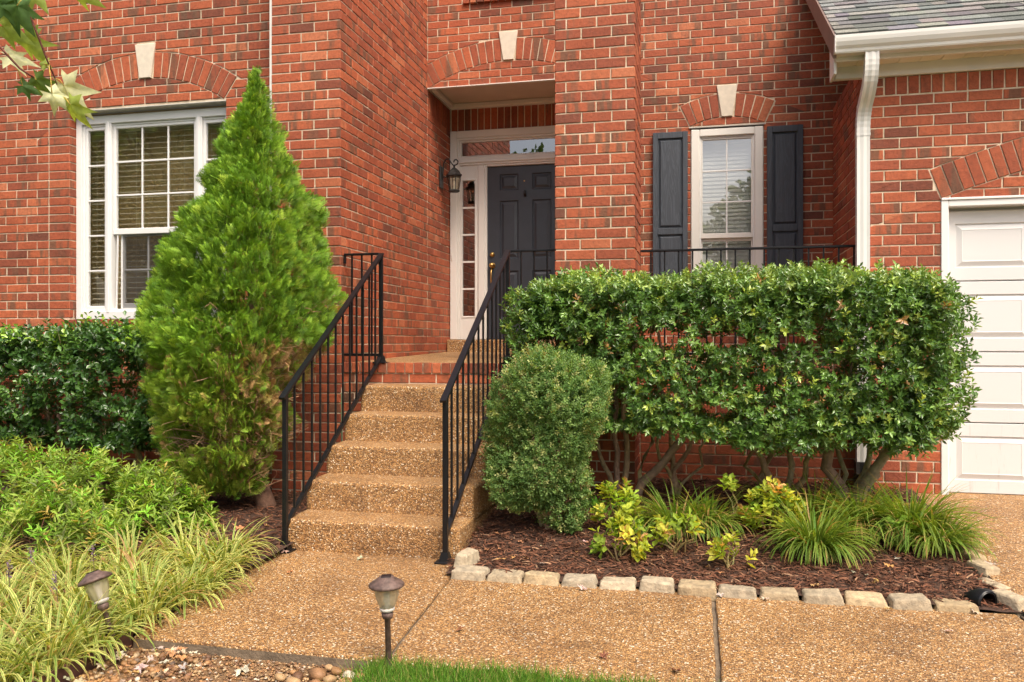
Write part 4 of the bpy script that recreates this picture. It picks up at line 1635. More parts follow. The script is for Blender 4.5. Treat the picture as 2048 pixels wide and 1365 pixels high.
# ------------------------------------------------------------------ steps, railings, lantern
steps = thing('front_steps', 'five exposed aggregate concrete steps up to the brick porch', 'steps', (-2.0, 5.5, 0))
RISE, TREAD = 0.197, 0.303
for k_ in range(5):
    y0 = 4.79 + k_ * TREAD
    z1 = (k_ + 1) * RISE
    z0 = -0.05 if k_ == 0 else k_ * RISE - 0.03
    bm = bmesh.new()
    y1 = 6.322 if k_ == 4 else y0 + TREAD + 0.02
    lo, hi = Vector((-2.605, y0, z0)), Vector((-1.432, y1 if k_ == 4 else 6.31, z1))
    bmesh.ops.create_cube(bm, size=1.0, matrix=Matrix.Translation((lo + hi) / 2) @ Matrix.Diagonal((*(hi - lo), 1)))
    ed = [e for e in bm.edges if all(abs(v_.co.z - z1) < 1e-4 for v_ in e.verts) and not all(abs(v_.co.y - hi.y) < 1e-4 for v_ in e.verts)]
    ed += [e for e in bm.edges if all(abs(v_.co.y - y0) < 1e-4 for v_ in e.verts) and abs(e.verts[0].co.z - e.verts[1].co.z) > 0.1]
    bmesh.ops.bevel(bm, geom=ed, offset=0.020, segments=3, profile=0.5, affect='EDGES')
    bmesh.ops.subdivide_edges(bm, edges=[e for e in bm.edges if abs(e.verts[0].co.x - e.verts[1].co.x) > 0.5], cuts=26, use_grid_fill=True)
    for v_ in bm.verts:
        v_.co += Vector((0, 0.0025 * nz3(v_.co, 7), 0.002 * nz3(v_.co, 6, 4)))
    me = bpy.data.meshes.new('step')
    bm.to_mesh(me)
    bm.free()
    me.materials.append(MATS['aggregate_step'])
    link('step', me, steps)

PW = 0.030


def post(parent, x, y, z0, z1, foot=True):
    m = MB()
    m.box((x - PW / 2, y - PW / 2, z0), (x + PW / 2, y + PW / 2, z1), 0.002)
    m.build('post', 'iron_black', parent)
    if foot:
        m = MB()
        m.box((x - 0.056, y - 0.05, z0 - 0.004), (x + 0.056, y + 0.05, z0 + 0.008), 0.003)
        v = [(x - 0.032, y - 0.032, z0 + 0.008), (x + 0.032, y - 0.032, z0 + 0.008), (x + 0.032, y + 0.032, z0 + 0.008), (x - 0.032, y + 0.032, z0 + 0.008),
             (x - 0.021, y - 0.021, z0 + 0.06), (x + 0.021, y - 0.021, z0 + 0.06), (x + 0.021, y + 0.021, z0 + 0.06), (x - 0.021, y + 0.021, z0 + 0.06)]
        m.add(v, [(0, 1, 5, 4), (1, 2, 6, 5), (2, 3, 7, 6), (3, 0, 4, 7), (4, 5, 6, 7)])
        m.build('post_foot', 'iron_black', parent)


def stair_rail(x, yb, yt, label):
    t = thing('stair_railing', label, 'railing', (x, yb, 0), 'black iron stair railings')
    zb, zt = 1.00, 2.045
    post(t, x, yb, 0.004, zb - 0.012)
    post(t, x, yt, zf(yt) + 0.004, zt)
    sl_ = (zt - zb) / (yt - yb)
    MB().bar((x, yb - 0.045, zb - 0.045 * sl_), (x, yt + 0.01, zt + 0.01 * sl_), 0.040, 0.017).build('handrail', 'iron_black', t)
    MB().bar((x, yb, zb - 0.84), (x, yt, zt - 0.84), 0.028, 0.022).build('lower_rail', 'iron_black', t)
    n_ = 13
    for i in range(1, n_):
        y_ = yb + (yt - yb) * i / n_
        zz = zb + (y_ - yb) * sl_
        box_obj('baluster', (x - 0.0065, y_ - 0.0065, zz - 0.835), (x + 0.0065, y_ + 0.0065, zz - 0.004), 'iron_black', t, 0.0008)
    return t


stair_rail(-2.572, 4.752, 6.35, 'black iron stair railing beside the tall conifer')
stair_rail(-1.500, 4.722, 6.35, 'black iron stair railing beside the boxwood bush')


def guard(label, x0, x1, y, z, n_, zfl):
    t = thing('porch_guard_rail', label, 'railing', ((x0 + x1) / 2, y, zfl))
    MB().box((x0, y - 0.020, z - 0.009), (x1, y + 0.020, z + 0.009), 0.003).build('handrail', 'iron_black', t)
    MB().box((x0, y - 0.014, zfl + 0.058), (x1, y + 0.014, zfl + 0.080), 0.002).build('lower_rail', 'iron_black', t)
    for i in range(n_):
        xx = x0 + (x1 - x0) * (i + 0.75) / (n_ + 0.5)
        box_obj('baluster', (xx - 0.0065, y - 0.0065, zfl + 0.079), (xx + 0.0065, y + 0.0065, z - 0.008), 'iron_black', t, 0.0008)
    return t


g1 = guard('short black iron guard rail between the stair post and the porch side wall', -2.895, -2.588, 6.352, 2.052, 3, zf(6.35))
MB().box((-2.897, 6.335, 1.98), (-2.887, 6.369, 2.05), 0.002).build('wall_bracket', 'iron_black', g1)
guard('short black iron guard rail between the stair post and the brick pillar', -1.482, -1.112, 6.40, 2.052, 3, zf(6.4))
guard('long black iron guard rail between the brick pillar and the garage', -0.490, 1.243, 6.845, 2.075, 15, zf(6.84))

# wall lantern
LX, LY = -2.905, 8.95
lt = thing('wall_lantern', 'black wall lantern with scroll arm and clear glass on the porch side wall', 'lantern', (LX, LY, 3.1))
MB().box((LX + 0.001, LY - 0.055, 3.075), (LX + 0.024, LY + 0.055, 3.325), 0.008).build('backplate', 'lantern_black', lt)
cx, cz = LX + 0.165, 3.30
arm = [(LX + 0.02, LY, 3.17), (LX + 0.034, LY, 3.26), (LX + 0.042, LY, 3.36), (LX + 0.07, LY, 3.408), (LX + 0.105, LY, 3.405), (LX + 0.13, LY, 3.365), (cx - 0.01, LY, 3.335), (cx + 0.016, LY, 3.335)]
for i in range(11):
    a = -math.pi / 2 + i * 0.50
    rr_ = 0.036 - i * 0.0018
    arm.append((cx + 0.016 + rr_ * math.cos(a), LY, 3.372 + rr_ * math.sin(a)))
MB().tube(arm, 0.008, 8).build('scroll_arm', 'lantern_black', lt, True)
MB().tube([(LX + 0.02, LY, 3.205), (cx - 0.06, LY, 3.205)], 0.006, 6).build('stay', 'lantern_black', lt, True)
MB().lathe([(0.004, 0.135), (0.010, 0.13), (0.014, 0.10), (0.030, 0.092), (0.060, 0.062), (0.078, 0.03), (0.092, 0.022), (0.094, 0.006), (0.080, 0.0), (0.07, -0.002), (0.002, -0.002)], (cx, LY, 3.205), 6).build('cap', 'lantern_black', lt)
MB().lathe([(0.078, 0.0), (0.054, -0.16)], (cx, LY, 3.205), 6).build('glass', 'lamp_glass', lt)
for i in range(6):
    a = 2 * math.pi * i / 6
    MB().tube([(cx + 0.080 * math.cos(a), LY + 0.080 * math.sin(a), 3.205), (cx + 0.056 * math.cos(a), LY + 0.056 * math.sin(a), 3.045)], 0.0045, 6).build('cage_bar', 'lantern_black', lt)
MB().lathe([(0.002, 0.012), (0.05, 0.012), (0.062, 0.006), (0.068, -0.004), (0.064, -0.014), (0.045, -0.02), (0.002, -0.021)], (cx, LY, 3.045), 6).build('bottom_ring', 'lantern_black', lt)
MB().lathe([(0.011, 0.012), (0.011, 0.055), (0.012, 0.057), (0.016, 0.075), (0.012, 0.10), (0.003, 0.118)], (cx, LY, 3.045), 10).build('bulb', 'blind_white', lt, True)

# ------------------------------------------------------------------ plants
BARK = (0.34, 0.255, 0.165)


def limb(m, p0, p1, r0, r1, wob=0.04, n=7, col=BARK, seg=8):
    p0, p1 = Vector(p0), Vector(p1)
    pts, rad = [], []
    ph = random.uniform(0, 50)
    for i in range(n + 1):
        t = i / n
        p = p0.lerp(p1, t)
        e = math.sin(t * math.pi) * wob
        p += Vector((noise.noise((ph, t * 2.5, 0)), noise.noise((ph, 7, t * 2.5)), 0.4 * noise.noise((3, ph, t * 2)))) * e * 2.2
        pts.append(p)
        rad.append((r0 + (r1 - r0) * t) * random.uniform(0.92, 1.08))
    m.tube(pts, rad, seg, tuple(c * random.uniform(0.85, 1.15) for c in col))
    return pts


def box_shell(n, centre, half, p=6.0, faces=(1.0, 0.35, 0.7, 0.7, 1.0, 0.5), depth=0.16):
    """points in the outer layer of a rounded box; faces: front, back, left, right, top, bottom weights"""
    c, h = np.array(centre), np.array(half)
    ar = np.array([h[0] * h[2], h[0] * h[2], h[1] * h[2], h[1] * h[2], h[0] * h[1], h[0] * h[1]]) * np.array(faces)
    fi = RNG.choice(6, n, p=ar / ar.sum())
    q = RNG.uniform(-1, 1, (n, 3))
    ax = np.array([1, 1, 0, 0, 2, 2])[fi]
    sg = np.array([-1, 1, -1, 1, 1, -1])[fi]
    q[np.arange(n), ax] = sg
    nr = (np.abs(q) ** p).sum(1, keepdims=True) ** (1 / p)
    q = q / nr
    g = np.sign(q) * np.abs(q) ** (p - 1) / h
    out = unit(g)
    dep = np.abs(RNG.normal(0, depth, n))
    P = c + q * h
    lump = np.array([nz3(v, 2.2) * 0.07 + nz3(v, 6.0) * 0.04 for v in P])
    P = P + out * (lump - dep)[:, None]
    return P, out, dep


def hedge(name, label, centre, half, n, tpl, size, nleaf, tlen, cols, probs, topcol, stems, gaps, low, faces=(1.0, 0.35, 0.7, 0.7, 1.0, 0.5), gapn=0.30, mat='leaf_gloss', shoot=0.0, topw=0.5, depth=0.15):
    t = thing(name, label, 'hedge', (centre[0], centre[1], 0.1))
    P, out, dep = box_shell(n, centre, half, faces=faces, depth=depth)
    keep = np.ones(n, bool)
    top = centre[2] + half[2]
    for i, p in enumerate(P):
        g = nz3(p, 2.6, 3.0)
        h = (p[2] - (centre[2] - half[2])) / (2 * half[2])
        if g > gapn + 0.45 * h:
            keep[i] = False
        if p[2] < low(p[0]) + 0.07 * nz3(p, 5, 1):
            keep[i] = False
        for (gx, gz, rx, rz) in gaps:
            if ((p[0] - gx) / rx) ** 2 + ((p[2] - gz) / rz) ** 2 < 1 + 0.5 * nz3(p, 9):
                keep[i] = False
    P, out, dep = P[keep], out[keep], dep[keep]
    n = len(P)
    up = np.array([0, 0, 1.0])
    D = unit(out * 0.75 + up * 0.5 + RNG.normal(size=(n, 3)) * 0.42)
    C = palette(n, cols, probs)
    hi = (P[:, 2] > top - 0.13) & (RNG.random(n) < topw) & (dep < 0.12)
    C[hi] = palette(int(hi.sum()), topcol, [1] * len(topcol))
    L_ = np.full(n, tlen) * RNG.uniform(0.7, 1.3, n)
    L_[hi] *= 1 + shoot
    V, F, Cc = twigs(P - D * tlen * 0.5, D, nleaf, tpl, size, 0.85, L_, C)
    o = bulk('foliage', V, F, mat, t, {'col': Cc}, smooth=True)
    o['kind'] = 'stuff'
    # fine twigs inside
    sel = RNG.choice(n, min(n, 900), replace=False)
    tm = MB()
    for i in sel:
        a = Vector(P[i] - out[i] * 0.16 - up * 0.05)
        b = Vector(P[i] + D[i] * tlen * 0.4)
        tm.tube([a, a.lerp(b, 0.5) + Vector(RNG.normal(size=3) * 0.012), b], [0.004, 0.003, 0.0015], 4, (0.20, 0.17, 0.08), cap=False)
    tw_ = tm.build('twigs', 'bark', t)
    tw_['kind'] = 'stuff'
    for st in stems:
        m_ = MB()
        for (p0, p1, r0, r1) in st:
            limb(m_, p0, p1, r0, r1, 0.05)
        m_.build('stem', 'bark', t, True)
    return t


# big clipped holly hedge right of the steps
st = []
for (bx, by, lst) in (
    (-0.60, 6.08, [(-0.80, 6.0, 0.75, 0.020), (-0.62, 6.05, 0.98, 0.026), (-0.50, 5.95, 1.2, 0.024)]),
    (-0.47, 6.02, [(-0.10, 5.85, 0.70, 0.036), (-0.35, 6.1, 0.9, 0.018)]),
    (-0.20, 6.20, [(-0.32, 6.1, 0.72, 0.018), (-0.22, 6.1, 0.85, 0.024), (-0.05, 6.1, 0.70, 0.020), (0.02, 6.0, 0.62, 0.014)]),
    (0.44, 6.25, [(0.42, 6.1, 0.8, 0.024), (0.33, 6.0, 0.62, 0.016)]),
    (0.56, 6.15, [(0.34, 5.9, 0.66, 0.030), (0.66, 6.0, 0.70, 0.028), (0.78, 6.0, 0.62, 0.026)]),
    (0.93, 6.10, [(0.84, 6.0, 0.70, 0.048), (0.98, 6.1, 0.8, 0.02)]),
    (1.03, 6.08, [(1.30, 5.85, 0.72, 0.046), (1.15, 5.95, 0.80, 0.026), (1.26, 6.1, 0.62, 0.03)]),
):
    z0 = z_right_bed(bx, by) - 0.03
    grp = [((bx + random.uniform(-0.03, 0.03), by, z0), (x1, y1, z1), r_, r_ * 0.62) for (x1, y1, z1, r_) in lst]
    grp += [((x1, y1, z1), (x1 + random.uniform(-0.3, 0.3), y1 + random.uniform(-0.2, 0.2), min(1.7, z1 + random.uniform(0.4, 0.7))), r_ * 0.6, r_ * 0.25) for (x1, y1, z1, r_) in lst]
    st.append(grp)
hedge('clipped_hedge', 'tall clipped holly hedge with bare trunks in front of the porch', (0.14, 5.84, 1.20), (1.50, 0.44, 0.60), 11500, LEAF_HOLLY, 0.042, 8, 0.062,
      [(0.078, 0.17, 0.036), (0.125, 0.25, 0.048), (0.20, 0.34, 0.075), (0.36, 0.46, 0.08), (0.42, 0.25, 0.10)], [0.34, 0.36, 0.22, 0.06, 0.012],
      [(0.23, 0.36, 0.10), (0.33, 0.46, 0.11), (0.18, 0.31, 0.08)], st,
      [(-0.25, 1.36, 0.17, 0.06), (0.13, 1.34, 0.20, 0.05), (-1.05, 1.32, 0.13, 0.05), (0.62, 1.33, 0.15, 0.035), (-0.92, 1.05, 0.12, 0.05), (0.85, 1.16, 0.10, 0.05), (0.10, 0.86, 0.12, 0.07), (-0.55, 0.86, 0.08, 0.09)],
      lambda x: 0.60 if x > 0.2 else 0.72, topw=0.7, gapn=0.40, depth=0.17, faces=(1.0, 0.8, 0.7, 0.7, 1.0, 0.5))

# dark hedge under the triple window
st = []
for bx in (-4.35, -4.62, -5.05, -5.45, -5.9, -6.3, -6.7, -7.2):
    st.append([((bx + random.uniform(-0.05, 0.05), 6.1, 0.02), (bx + random.uniform(-0.18, 0.18), 6.05, 0.7), 0.024, 0.016), ((bx, 6.12, 0.02), (bx + random.uniform(-0.25, 0.25), 6.1, 0.9), 0.018, 0.012)])
hedge('dark_hedge', 'dark round leaved hedge with light green shoots below the triple window', (-5.75, 6.03, 0.92), (1.75, 0.33, 0.50), 3400, LEAF_ROUND, 0.058, 9, 0.10,
      [(0.045, 0.115, 0.024), (0.068, 0.16, 0.030), (0.10, 0.21, 0.040)], [0.4, 0.4, 0.2],
      [(0.20, 0.40, 0.04), (0.28, 0.46, 0.05), (0.07, 0.17, 0.04)], st,
      [(-4.62, 0.95, 0.13, 0.09), (-5.15, 0.82, 0.10, 0.06), (-4.72, 0.66, 0.12, 0.09), (-5.25, 0.56, 0.12, 0.06), (-5.65, 0.98, 0.10, 0.04), (-4.45, 1.12, 0.10, 0.05)],
      lambda x: 0.44, topw=0.38, gapn=0.16, shoot=0.6)

# arborvitae


def spray_tpl():
    V, F = [], []

    def blade(b, ang, ln, w, z):
        d = np.array([math.sin(ang), math.cos(ang)])
        s_ = np.array([d[1], -d[0]])
        i = len(V)
        m_ = b + d * ln * 0.55
        e = b + d * ln
        V.extend([(b[0] - s_[0] * w * 0.4, b[1] - s_[1] * w * 0.4, z), (m_[0] + s_[0] * w, m_[1] + s_[1] * w, z * 0.5 + 0.01), (e[0], e[1], -0.03 * ln), (m_[0] - s_[0] * w, m_[1] - s_[1] * w, z * 0.5 - 0.01)])
        F.append((i, i + 1, i + 2, i + 3))
        return e

    blade(np.array([0.0, 0.0]), 0.0, 1.0, 0.021, 0)
    for k_ in range(5):
        t = 0.14 + 0.15 * k_
        for sg in (-1, 1):
            ln = 0.56 * (1 - t) + 0.14
            an = sg * (0.62 + 0.1 * random.random())
            b = np.array([0.0, t])
            blade(b, an, ln, 0.021, 0.02 * random.uniform(-1, 1))
            d = np.array([math.sin(an), math.cos(an)])
            for q in (0.52,):
                for s2 in (-1, 1):
                    if ln * (1 - q) > 0.05:
                        blade(b + d * ln * q, an + s2 * 0.55, ln * (1 - q) * 0.95 + 0.08, 0.019, 0.03 * random.uniform(-1, 1))
    return np.array(V), np.array(F)


SPRAY = spray_tpl()
arb = thing('arborvitae', 'tall bright green cone shaped arborvitae tree beside the steps', 'tree', (-3.33, 5.62, 0.05))
ARZ = [0.18, 0.35, 0.53, 0.90, 1.27, 1.454, 1.785, 2.0, 2.19, 2.375, 2.56, 2.74, 2.93, 3.11, 3.25, 3.34]
ARR = [0.22, 0.35, 0.45, 0.53, 0.595, 0.615, 0.615, 0.56, 0.50, 0.40, 0.305, 0.225, 0.175, 0.128, 0.070, 0.014]
ARX = [-3.48, -3.50, -3.53, -3.48, -3.40, -3.37, -3.365, -3.325, -3.315, -3.275, -3.272, -3.27, -3.27, -3.262, -3.262, -3.262]


def arb_pts(n, inner=False):
    z = RNG.uniform(0.2, 3.36, n * 3)
    r = np.interp(z, ARZ, ARR)
    keep = RNG.random(n * 3) < (r + 0.05) / 0.78
    z, r = z[keep][:n], r[keep][:n]
    n = len(z)
    # favour the half that faces the front
    a = RNG.uniform(0, 2 * math.pi, n)
    bk = (np.sin(a) > 0.5) & (RNG.random(n) < 0.55)
    a[bk] = -a[bk]
    out = np.stack([np.cos(a), np.sin(a), np.zeros(n)], 1)
    x0 = np.interp(z, ARZ, ARX)
    base = np.stack([x0 + out[:, 0] * r, 5.58 + out[:, 1] * r, z], 1)
    lump = np.array([0.12 * nz3(v, 2.8, 2) + 0.17 * nz3(v, 5.5, 9) for v in base]) * np.clip(r / 0.4, 0.25, 1.0)
    return base, out, r, lump, z


base, out, r_, lump, z_ = arb_pts(18000)
n = len(base)
dep = np.abs(RNG.normal(0, 0.05, n)) * np.clip(r_ / 0.3, 0.2, 1)
deep = RNG.random(n) < 0.16
dep[deep] += RNG.uniform(0.08, 0.30, int(deep.sum())) * np.clip(r_[deep] / 0.5, 0, 1)
P = base + out * (lump - dep - 0.05)[:, None]
bare = np.array([nz3(v, 2.4, 6) for v in P])
lowbare = (P[:, 2] < 1.25) & (bare > 0.30 + 0.3 * (P[:, 2] - 0.4)) & (P[:, 0] > -3.75)
strip = (P[:, 2] < 1.30) & (P[:, 0] > -3.10 + 0.08 * bare) 
kp = ~(lowbare | (strip & (RNG.random(n) < 0.35)))
P, out, lump, z_, strip = P[kp], out[kp], lump[kp], z_[kp], strip[kp]
n = len(P)
D = unit(out * 0.75 + np.array([0, 0, 1.0]) * (0.42 + 0.30 * np.clip((z_ - 1.2) / 1.5, -0.9, 1))[:, None] + RNG.normal(size=(n, 3)) * 0.34)
nr = unit(np.cross(D, np.array([0, 0, 1.0])) + RNG.normal(size=(n, 3)) * 0.55)
C = palette(n, [(0.095, 0.205, 0.020), (0.16, 0.305, 0.027), (0.25, 0.415, 0.038), (0.36, 0.50, 0.058)], [0.25, 0.42, 0.26, 0.07])
yl = np.clip((1.35 - z_) / 0.7, 0, 1) * (RNG.random(n) < 0.55)
C = C * (1 - yl[:, None] * 0.55) + np.array([0.32, 0.33, 0.05]) * yl[:, None] * 0.55
br = ((z_ < 1.25) & (RNG.random(n) < 0.08)) | (strip & (RNG.random(n) < 0.68))
C[br] = palette(int(br.sum()), [(0.40, 0.25, 0.11), (0.30, 0.18, 0.08), (0.34, 0.28, 0.08)], [1, 1, 1])
tc = np.ones((len(SPRAY[0]), 3))
tc *= (0.84 + 0.36 * SPRAY[0][:, 1:2])
V, F, Cc = scatter(SPRAY[0], SPRAY[1], P, D, nr, RNG.uniform(0.052, 0.108, n) ** 1.0 * np.clip(0.55 + r_[kp] / 0.5, 0.65, 1.0), C, tcol=tc)
bulk('crown', V, F, 'conifer', arb, {'col': Cc})['kind'] = 'stuff'
m = MB()
limb(m, (-3.215, 5.70, -0.02), (-3.37, 5.64, 0.55), 0.078, 0.06, 0.02, 8, (0.15, 0.095, 0.06), 12)
limb(m, (-3.37, 5.64, 0.55), (-3.28, 5.58, 2.9), 0.06, 0.012, 0.03, 8, (0.15, 0.095, 0.06), 10)
m.build('trunk', 'bark', arb, True)
m = MB()
for i in range(120):
    z0 = random.uniform(0.25, 1.6)
    a = random.uniform(-math.pi, 0.4)
    rr_ = np.interp(z0, ARZ, ARR)
    x0 = np.interp(z0, ARZ, ARX)
    if i < 46:
        a = random.uniform(-0.9, 0.0)
        z0 = random.uniform(0.3, 1.3)
    p0 = (-3.34, 5.62, max(0.2, z0 - 0.12))
    p1 = (x0 + math.cos(a) * rr_ * 0.93, 5.58 + math.sin(a) * rr_ * 0.93, z0 + random.uniform(-0.05, 0.15))
    pts = limb(m, p0, p1, 0.009, 0.0035, 0.05, 6, (0.30, 0.19, 0.11), 5)
    for q in range(3):
        b = pts[random.randint(3, 6)]
        limb(m, b, b + Vector((math.cos(a) * 0.1, math.sin(a) * 0.1, random.uniform(-0.05, 0.14))) + Vector(RNG.normal(size=3) * 0.04), 0.003, 0.001, 0.02, 3, (0.40, 0.26, 0.14), 4)
m.build('bare_branches', 'bark', arb, True)

# boxwood
bxw = thing('boxwood', 'rounded small leaved boxwood bush right of the steps', 'bush', (-0.97, 5.25, 0.1))
n = 5200
q = rdir(n)
q[:, 1] = np.where((q[:, 1] > 0.5) & (RNG.random(n) < 0.6), -q[:, 1], q[:, 1])
h = np.array([0.335, 0.34, 0.53])
nrm_ = (np.abs(q) ** 2.6).sum(1, keepdims=True) ** (1 / 2.6)
qq = q / nrm_
taper = np.clip(1.0 + 0.22 * qq[:, 2], 0.72, 1.1)
P = np.array([-0.97, 5.22, 0.70]) + qq * h * np.stack([taper, taper, np.ones(n)], 1)
outn = unit(qq / h)
lump = np.array([0.13 * nz3(v, 2.4, 2) + 0.07 * nz3(v, 6.5) for v in P])
P = P + outn * (lump - np.abs(RNG.normal(0, 0.03, n)))[:, None]
gap = np.array([nz3(v, 5.0, 8) for v in P])
kp = ~((P[:, 2] < 0.26) & (gap > 0.1)) & (gap < 0.75)
P, outn = P[kp], outn[kp]
n = len(P)
thin = np.array([nz3(v, 3.2, 21) for v in P])
kp = ~((thin > 0.22) & (RNG.random(n) < 0.55))
P, outn, thin = P[kp], outn[kp], thin[kp]
n = len(P)
D = unit(outn * 0.8 + np.array([0, 0, 0.45]) + RNG.normal(size=(n, 3)) * 0.35)
C = palette(n, [(0.105, 0.205, 0.058), (0.16, 0.275, 0.082), (0.23, 0.35, 0.115), (0.44, 0.48, 0.20)], [0.32, 0.36, 0.22, 0.10])
tan_ = (thin > 0.12) & (RNG.random(n) < 0.35)
C[tan_] = palette(int(tan_.sum()), [(0.46, 0.42, 0.20), (0.38, 0.30, 0.15), (0.30, 0.38, 0.12)], [1, 0.6, 1])
V, F, Cc = twigs(P - D * 0.03, D, 11, LEAF_SMALL, 0.022, 0.9, np.full(n, 0.06) * RNG.uniform(0.7, 1.3, n), C)
bulk('foliage', V, F, 'leaf_soft', bxw, {'col': Cc})['kind'] = 'stuff'
m = MB()
for i in range(9):
    a = 2 * math.pi * i / 9
    limb(m, (-0.97 + 0.03 * math.cos(a), 5.25 + 0.03 * math.sin(a), 0.04), (-0.97 + 0.13 * math.cos(a), 5.22 + 0.13 * math.sin(a), random.uniform(0.5, 0.8)), 0.026, 0.008, 0.04)
m.build('stem', 'bark', bxw, True)


# loose azalea shrubs of the left bed
def shrub(name, label, cx_, cy_, rad, hgt, n, size, cols, probs, zb, group=None, tpl=LEAF_LONG, nleaf=7, tlen=0.07, mat='leaf_soft', stems=14, seedlow=0.15, stemcol=(0.16, 0.09, 0.05)):
    t = thing(name, label, 'shrub', (cx_, cy_, zb), group)
    q = rdir(n)
    q[:, 2] = np.abs(q[:, 2]) * 1.0 - seedlow
    rr = RNG.uniform(0.55, 1.0, n) ** 0.6
    P = np.array([cx_, cy_, zb + 0.06]) + q * np.array([rad, rad * 0.85, hgt]) * rr[:, None]
    P += (np.array([[0.16 * rad * nz3(v, 4.5)] for v in P])) * q
    P[:, 2] = np.maximum(P[:, 2], zb + 0.03)
    gap = np.array([nz3(v, 4.5, 12) for v in P])
    P, q = P[gap < 0.22], q[gap < 0.22]
    n = len(P)
    D = unit(q * 0.5 + np.array([0, 0, 0.8]) + RNG.normal(size=(n, 3)) * 0.4)
    C = palette(n, cols, probs)
    V, F, Cc = twigs(P - D * tlen * 0.4, D, nleaf, tpl, size, 0.95, np.full(n, tlen) * RNG.uniform(0.7, 1.3, n), C)
    bulk('foliage', V, F, mat, t, {'col': Cc}, smooth=True)['kind'] = 'stuff'
    m_ = MB()
    for i in range(stems):
        k_ = RNG.integers(n)
        limb(m_, (cx_ + random.uniform(-0.25, 0.25) * rad, cy_ + random.uniform(-0.25, 0.25) * rad, zb - 0.03), tuple(P[k_] + D[k_] * tlen * 0.5), 0.007, 0.002, 0.04, 5, stemcol, 5)
    m_.build('stem', 'bark', t, True)
    return t


AZ = [(0.20, 0.32, 0.055), (0.29, 0.42, 0.075), (0.37, 0.45, 0.10), (0.24, 0.50, 0.05), (0.17, 0.21, 0.075), (0.48, 0.37, 0.11)]
AZP = [0.27, 0.28, 0.16, 0.12, 0.12, 0.05]
shrub('azalea', 'light green azalea shrub closest to the conifer in the left bed', -3.60, 4.85, 0.40, 0.45, 560, 0.062, AZ, AZP, 0.03)
shrub('azalea', 'spreading light green azalea shrub in the middle of the left bed', -4.20, 4.95, 0.58, 0.55, 900, 0.062, AZ, AZP, 0.04)
shrub('azalea', 'light green azalea shrub cut by the left edge of the picture', -5.00, 5.05, 0.62, 0.58, 800, 0.062, AZ, AZP, 0.04)
shrub('azalea', 'low light green azalea shrub just behind the striped grass', -3.95, 4.38, 0.45, 0.36, 480, 0.060, AZ, AZP, 0.02)


# lilyturf clumps
def blades(n, cx_, cy_, zb, ln, wid, lean, c_mid, c_edge, dry=0.06, dirbias=None, core=0.06):
    S = 7
    a = RNG.uniform(0, 2 * math.pi, n)
    hd = np.stack([np.cos(a), np.sin(a)], 1)
    if dirbias is not None:
        hd = unit(hd + np.array(dirbias))
    L_ = ln * RNG.uniform(0.55, 1.15, n)
    le = lean * RNG.uniform(0.25, 1.25, n)
    rr = RNG.random(n) ** 0.5 * core
    p = np.stack([cx_ + hd[:, 0] * rr, cy_ + hd[:, 1] * rr, np.full(n, zb)], 1)
    w = wid * RNG.uniform(0.7, 1.2, n)
    sd = np.stack([-hd[:, 1], hd[:, 0], np.zeros(n)], 1)
    yaw = RNG.normal(0, 0.5, n)
    V = np.zeros((n, S + 1, 3, 3))
    Cc = np.zeros((n, S + 1, 3, 3))
    th = 0.10 + le * 0.32
    isdry = RNG.random(n) < dry
    cm = np.array(c_mid) * RNG.uniform(0.75, 1.25, (n, 1))
    ce = np.array(c_edge) * RNG.uniform(0.75, 1.25, (n, 1))
    gr = RNG.random(n)[:, None] ** 2.4
    ce = ce * (1 - 0.75 * gr) + cm * 0.75 * gr
    cm[isdry] = np.array([0.36, 0.23, 0.09])
    ce[isdry] = np.array([0.45, 0.31, 0.14])
    tipdry = RNG.random(n) < 0.3
    for s_ in range(S + 1):
        t = s_ / S
        ww = w * (0.55 + 0.45 * min(1, t * 3)) * (1 - t ** 3) + 0.0003
        for k_, e in enumerate((-0.5, 0, 0.5)):
            V[:, s_, k_] = p + sd * (ww * e)[:, None]
            V[:, s_, k_, 2] += abs(e) * ww * 0.5
            Cc[:, s_, k_] = cm if k_ == 1 else ce
            if t > 0.8:
                Cc[tipdry, s_, k_] = np.array([0.42, 0.28, 0.10])
        ang = th + le * 1.9 * t ** 1.15
        hx = hd + sd[:, :2] * (yaw * t * 0.35)[:, None]
        stp = np.stack([np.sin(ang) * hx[:, 0], np.sin(ang) * hx[:, 1], np.cos(ang)], 1) * (L_ / S)[:, None]
        p = p + stp
        p[:, 2] = np.maximum(p[:, 2], zb + 0.004)
    base_ = []
    for s_ in range(S):
        for k_ in (0, 1):
            i = s_ * 3 + k_
            base_.append((i, i + 1, i + 4, i + 3))
    base_ = np.array(base_)
    F = (base_[None] + (np.arange(n) * (S + 1) * 3)[:, None, None]).reshape(-1, 4)
    return V.reshape(-1, 3), F, Cc.reshape(-1, 3)


def lilyturf(cx_, cy_, zb, n, ln, label, group, mid, edge, lean=1.0, wid=0.0085, bias=None, core=0.07, dry=0.06):
    t = thing('lilyturf_clump', label, 'ground cover', (cx_, cy_, zb), group)
    V, F, Cc = blades(n, cx_, cy_, zb, ln, wid, lean, mid, edge, dry, bias, core)
    bulk('blades', V, F, 'leaf_soft', t, {'col': Cc}, smooth=True)['kind'] = 'stuff'
    return t


